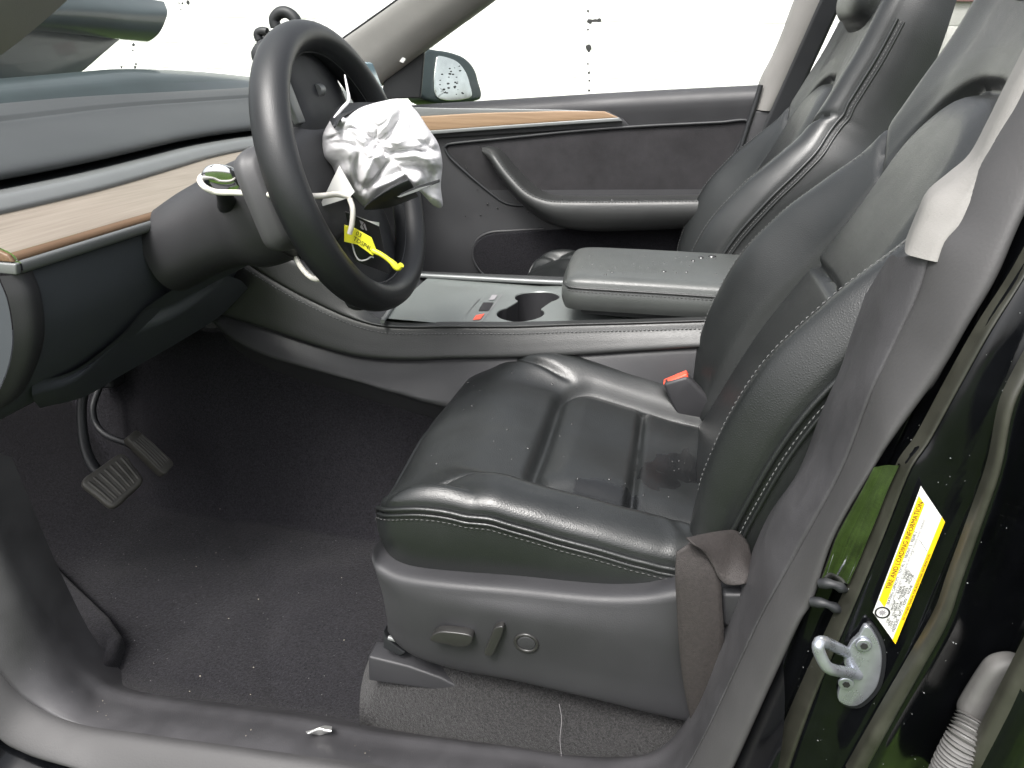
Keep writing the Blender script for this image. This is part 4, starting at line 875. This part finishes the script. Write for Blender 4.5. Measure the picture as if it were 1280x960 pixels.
slab('panel', T([(-90, 26), (0, 28), (150, 36), (152, 49), (125, 72), (107, 88), (82, 101), (70, 125), (0, 150), (-90, 170)], X=BX-.03), V(-.02, 0, 0), DARKBODY, bh, bev=.006)
cw1 = T([(-90, 104), (0, 98), (107, 89), (150, 86), (200, 87), (250, 90), (308, 96), (380, 104), (460, 112)], X=-.80)
cw = root('cowl', cw1[2], 'dark wet scuttle panel at the base of the windscreen', 'cowl')
cw2 = [p+V(.07, 0, -.012) for p in cw1]; cw3 = [p+V(.10, 0, -.035) for p in cw1]; cw4 = [p+V(.16, 0, -.09) for p in cw1]
patch('cowl_panel', [[p+V(-.15, 0, -.03) for p in cw1], cw1, cw2, cw3, cw4], 60, 30, DARKBODY, cw)
ws = patch('windscreen', [[V(-.66, -.64, .74), V(-.74, 0, .74), V(-.66, .64, .74)], [V(-.36, -.60, .95), V(-.44, 0, .96), V(-.36, .60, .95)], [V(-.05, -.54, 1.15), V(-.12, 0, 1.17), V(-.05, .54, 1.15)]], 30, 20, GLASS)
tag(ws, 'rain spotted front windscreen above the dashboard', 'windscreen')

# ================================================================== pedals
br = root('brake_pedal', at(140, 603, Y=-.39), 'grey rubber brake pedal with upright ribs on a dark arm', 'pedal')
pc = at(139, 602, Y=-.39); px_ = at(178, 601, Y=-.355)-at(99, 604, Y=-.425)
def pedal(rt, c, quad, ribs, Y, along):
    a, b, c_, d = [at(x, y, Y=yv) for x, y, yv in quad]
    nn = np.cross(b-a, d-a); nn /= np.linalg.norm(nn); nn = -nn if np.dot(nn, CAM-a) < 0 else nn
    pts = []
    for p, q_ in ((a, b), (b, c_), (c_, d), (d, a)):
        for t in (.12, .5, .88): pts.append(p+(q_-p)*t)
    slab('pad', pts, nn*.016, PEDAL, rt, bev=.005, n=48)
    for k in range(ribs):
        t = (k+.9)/(ribs+.8)
        p0, p1 = (a+(b-a)*t, d+(c_-d)*t) if along else (a+(d-a)*t, b+(c_-b)*t)
        tube('rib', [p0+(p1-p0)*.14+nn*.016, (p0+p1)/2+nn*.0175, p0+(p1-p0)*.86+nn*.016], .0028, PEDAL, rt, n=12, seg=8)
pedal(br, None, [(97, 606, -.435), (152, 567, -.36), (180, 604, -.365), (140, 641, -.435)], 7, -.39, True)
tube('arm', T([(130, 600, -.385), (112, 575, -.37), (104, 545, -.35), (102, 510, -.33), (106, 480, -.31), (104, 455, -.29)]), [.010, .009, .008, .008, .008], PLAST_D, br, n=30)
ap = root('accelerator_pedal', at(183, 570, Y=-.27), 'narrow ribbed grey accelerator pedal beside the brake', 'pedal')
pedal(ap, None, [(152, 552, -.30), (166, 541, -.27), (213, 583, -.265), (200, 599, -.295)], 5, -.27, True)
tube('arm', T([(165, 556, -.27), (135, 545, -.26), (120, 530, -.25), (116, 510, -.24), (122, 490, -.22), (130, 470, -.20), (134, 450, -.19)]), .006, PLAST_D, ap, n=30)
box('hinge_box', at(131, 460, Y=-.19), (.05, .04, .07), PLAST_D, ap, bev=.008)
# ================================================================== litter on the carpet
random.seed(11)
foil = patch('foil_scrap', [T([(382, 914), (395, 911), (404, 907), (415, 908)], Z=.045), T([(384, 917), (398, 910), (406, 913), (414, 914)], Z=.055), T([(392, 918), (400, 919), (408, 917), (413, 916)], Z=.04)], 12, 9, FOIL, None)
tag(foil, 'crumpled silver foil scrap lying against the sill', 'scrap')
def crumb(px, py, r, label, grp=None):
    p = at(px, py, Z=.012)
    for it in range(4): p = at(px, py, Z=floorz(p[0], p[1])+r*.4)
    bm = bmesh.new(); bmesh.ops.create_icosphere(bm, subdivisions=1, radius=r)
    vs = [p+np.array(v.co)*(V(1, .7, .5)*random.uniform(.6, 1.3)) for v in bm.verts]; bm.verts.index_update(); fs = [[v.index for v in f.verts] for f in bm.faces]; bm.free()
    o = obj('crumb', vs, fs, CRUMB, None, smooth=False); tag(o, label, 'crumb', grp)
crumb(302, 889, .0038, 'largest pale crumb on the black carpet near the sill')
for (x, y) in [(237, 620), (224, 615), (249, 626), (275, 636), (339, 645), (394, 645), (270, 691), (245, 708), (323, 749), (286, 773), (143, 843), (130, 855), (250, 845), (313, 868), (347, 862), (430, 800), (103, 857), (427, 722), (317, 834), (237, 864), (76, 756), (97, 763)]:
    crumb(x, y, random.uniform(.0007, .0014), 'tiny pale crumb scattered on the black carpet', 'crumbs scattered on the footwell carpet')

# ================================================================== rain drops and wet patches
random.seed(21)
def dropset(name, pts, parent, m=WATER):
    """each item: point, normal, radius -> a flattened bead of water; joined, far too small to pick apart"""
    vs, fs = [], []
    for p, nn, r in pts:
        nn = nn/np.linalg.norm(nn); e1 = np.cross(nn, V(.31, .7, .2)); e1 /= np.linalg.norm(e1); e2 = np.cross(nn, e1); k = len(vs); st_ = random.uniform(.7, 1.5)
        for lv, (rr, hh) in enumerate(((1, -.1), (.85, .3), (.5, .5))):
            for q_ in range(8):
                a = 2*math.pi*q_/8; w_ = rr*(1+.2*math.sin(2*a+r*9e4)); vs.append(p+(e1*math.cos(a)*st_+e2*math.sin(a))*r*w_+nn*r*hh)
        vs.append(p+nn*r*.56)
        for lv in range(2):
            for q_ in range(8): fs.append((k+lv*8+q_, k+lv*8+(q_+1) % 8, k+lv*8+8+(q_+1) % 8, k+lv*8+8+q_))
        for q_ in range(8): fs.append((k+16+q_, k+16+(q_+1) % 8, k+24))
    return obj(name, vs, fs, m, parent, kind='stuff')
def oncush(px, py):
    z = .32
    for it in range(12):
        p = at(px, py, Z=z); x = min(max(p[0]-FX, 0), .52); z = .5*z+.5*cush(x, p[1]+.37)
    return V(p[0], p[1], cush(p[0]-FX, p[1]+.37))
spots = [(612, 648), (618, 642), (625, 650), (633, 645), (640, 643), (655, 653), (661, 661), (668, 667), (680, 671), (690, 674), (703, 655), (715, 660), (500, 545), (545, 500), (560, 492), (635, 500), (600, 488), (585, 478), (592, 482), (615, 480), (700, 545), (660, 560), (715, 530), (705, 570), (843, 588), (849, 586), (862, 600), (880, 580), (640, 466), (690, 480), (660, 474), (720, 492), (745, 498), (810, 520)]
spots += [(random.uniform(520, 640), random.uniform(500, 600)) for k in range(14)]+[(random.uniform(700, 880), random.uniform(560, 640)) for k in range(12)]+[(random.uniform(600, 720), random.uniform(638, 672)) for k in range(16)]
def cnorm(p):
    x, y = p[0]-FX, p[1]+.37; e = .004
    return V(-(cush(x+e, y)-cush(x-e, y))/(2*e), -(cush(x, y+e)-cush(x, y-e))/(2*e), 1)
ds = []
for (x, y) in spots:
    p = oncush(x, y)
    if .01 < p[0]-FX < .44 and abs(p[1]+.37) < .235: ds.append((p, cnorm(p), random.choice((.0006, .0009, .0013, .0020))))
dropset('rain_drops', ds, seat)
cu_ = [c for c in seat.children if c.name == 'cushion'][0]
WL = LEATHER.copy(); WL.name = 'leather_with_wet_stains'; n = WL.node_tree; L = n.links.new; bs = n.nodes['Principled BSDF']
tc = n.nodes.new('ShaderNodeTexCoord'); nz = n.nodes.new('ShaderNodeTexNoise'); nz.inputs['Scale'].default_value = 26; nz.inputs['Detail'].default_value = 4
L(tc.outputs['Object'], nz.inputs['Vector']); prev = None
for (px, py, r) in ((750, 622, .034), (775, 632, .026), (850, 585, .045), (830, 600, .03)):
    c = oncush(px, py)-SO
    d = n.nodes.new('ShaderNodeVectorMath'); d.operation = 'DISTANCE'; d.inputs[1].default_value = tuple(c); L(tc.outputs['Object'], d.inputs[0])
    ad = n.nodes.new('ShaderNodeMath'); ad.operation = 'MULTIPLY_ADD'; ad.inputs[1].default_value = .075; L(nz.outputs['Fac'], ad.inputs[0]); L(d.outputs['Value'], ad.inputs[2])
    mr = n.nodes.new('ShaderNodeMapRange'); mr.interpolation_type = 'SMOOTHSTEP'; mr.inputs['From Min'].default_value = r+.034; mr.inputs['From Max'].default_value = r+.042; mr.inputs['To Min'].default_value = 1; mr.inputs['To Max'].default_value = 0
    L(ad.outputs[0], mr.inputs['Value'])
    if prev is None: prev = mr.outputs[0]
    else:
        mx = n.nodes.new('ShaderNodeMath'); mx.operation = 'MAXIMUM'; L(prev, mx.inputs[0]); L(mr.outputs[0], mx.inputs[1]); prev = mx.outputs[0]
rl = bs.inputs['Roughness'].links[0].from_socket; cl = bs.inputs['Base Color'].links[0].from_socket
m1 = n.nodes.new('ShaderNodeMix'); m1.data_type = 'FLOAT'; L(prev, m1.inputs[0]); L(rl, m1.inputs[2]); m1.inputs[3].default_value = .20; L(m1.outputs[0], bs.inputs['Roughness'])
m2 = n.nodes.new('ShaderNodeMix'); m2.data_type = 'RGBA'; L(prev, m2.inputs[0]); L(cl, m2.inputs[6]); m2.inputs[7].default_value = (.006, .0065, .007, 1); L(m2.outputs[2], bs.inputs['Base Color'])
cu_.data.materials[0] = WL
# armrest, door, pillar, dash
top = V(0, 0, 1)
def onarm(px, py):
    p = at(px, py, Z=.484); return V(p[0], p[1], armz(p[0], p[1]))
dropset('rain_drops', [(onarm(x, y), top, r) for x, y, r in [(876, 324, .005), (890, 323, .006), (866, 328, .004), (740, 330, .0015), (760, 338, .002), (800, 335, .0014), (830, 341, .003), (845, 343, .002), (858, 342, .0025), (765, 341, .0026), (757, 343, .0018), (895, 345, .002)]+[(random.uniform(725, 900), random.uniform(318, 343), random.uniform(.0006, .0014)) for k in range(30)]], ar)
dropset('rain_drops', [(at(random.uniform(575, 690), random.uniform(205, 285), Y=.676 if False else .688), V(0, -1, 0), random.uniform(.0010, .0026)) for k in range(16)]+[(at(random.uniform(660, 860), random.uniform(250, 252), Y=.585), V(0, -.4, 1), random.uniform(.0015, .0035)) for k in range(18)], pd)
SPRAY = mat('bright_bead', (.22, .23, .23), .15, spec=.8)
PR = [cr(p, 90) for p in (p3, p4, p5, p6, p7, p8)]
pil = []
for k in range(60):
    j = random.choice((0, 0, 0, 3, 4)); t = random.random(); i = int(random.uniform(4, 70)); p = PR[j][i]*(1-t)+PR[j+1][i]*t+V(0, -.0012, 0)
    pil.append((p, V(0, -1, 0), random.choice((.0002, .00025, .0003, .0005))))
P1, P2 = cr(p1, 90), cr(p2, 90)
for k in range(40):
    t = random.random(); i = int(random.uniform(4, 60)); pil.append((P1[i]*(1-t)+P2[i]*t+V(-.001, -.0015, 0), V(0, -1, 0), random.choice((.0002, .0003, .0004))))
dropset('rain_beads', pil, df, SPRAY)
# pale dust flecks on the sill
dropset('dust_flecks', [((C0*.55+C1*.45)[i]+V(random.uniform(-.01, .01), random.uniform(-.012, .012), .0075), top, random.choice((.0002, .0003, .0006))) for i in [int(random.uniform(25, 95)) for k in range(40)]], df, CRUMB)

for (x, y, r) in ((167, 56, 2.6), (166, 63, 1.6), (170, 80, 1.8), (169, 84, 2.4), (152, 84, 1.8), (235, 3, 3.4), (228, 4, 1.6), (224, 4, 1.4), (226, 12, 1.2)):
    c = onplane(x, y, V(-.72, 0, .76), V(-.57, 0, .82)); blob('dirt_speck', c, r*.0014, SPECK, ws)
th_ = tube('loose_thread', T([(699, 880, -.662), (702, 900, -.665), (700, 925, -.668), (703, 955, -.672)]), .0003, INKG, None, n=24, seg=6); tag(th_, 'thin pale thread hanging on the grey carpet hump', 'thread')
# lint and dust caught in the carpet
LINT = mat('lint', (.16, .155, .15), .9)
lint = []
for k in range(420):
    x, y = random.uniform(-.55, .45), random.uniform(-.69, -.26); lint.append((V(x, y, floorz(x, y)+.0003), V(random.uniform(-.5, .5), random.uniform(-.5, .5), 1), random.choice((.00025, .0003, .0004, .0006))))
ln_ = dropset('carpet_lint', lint, None, LINT); ln_['label'] = 'pale lint specks scattered over the black carpet'; ln_['category'] = 'lint'
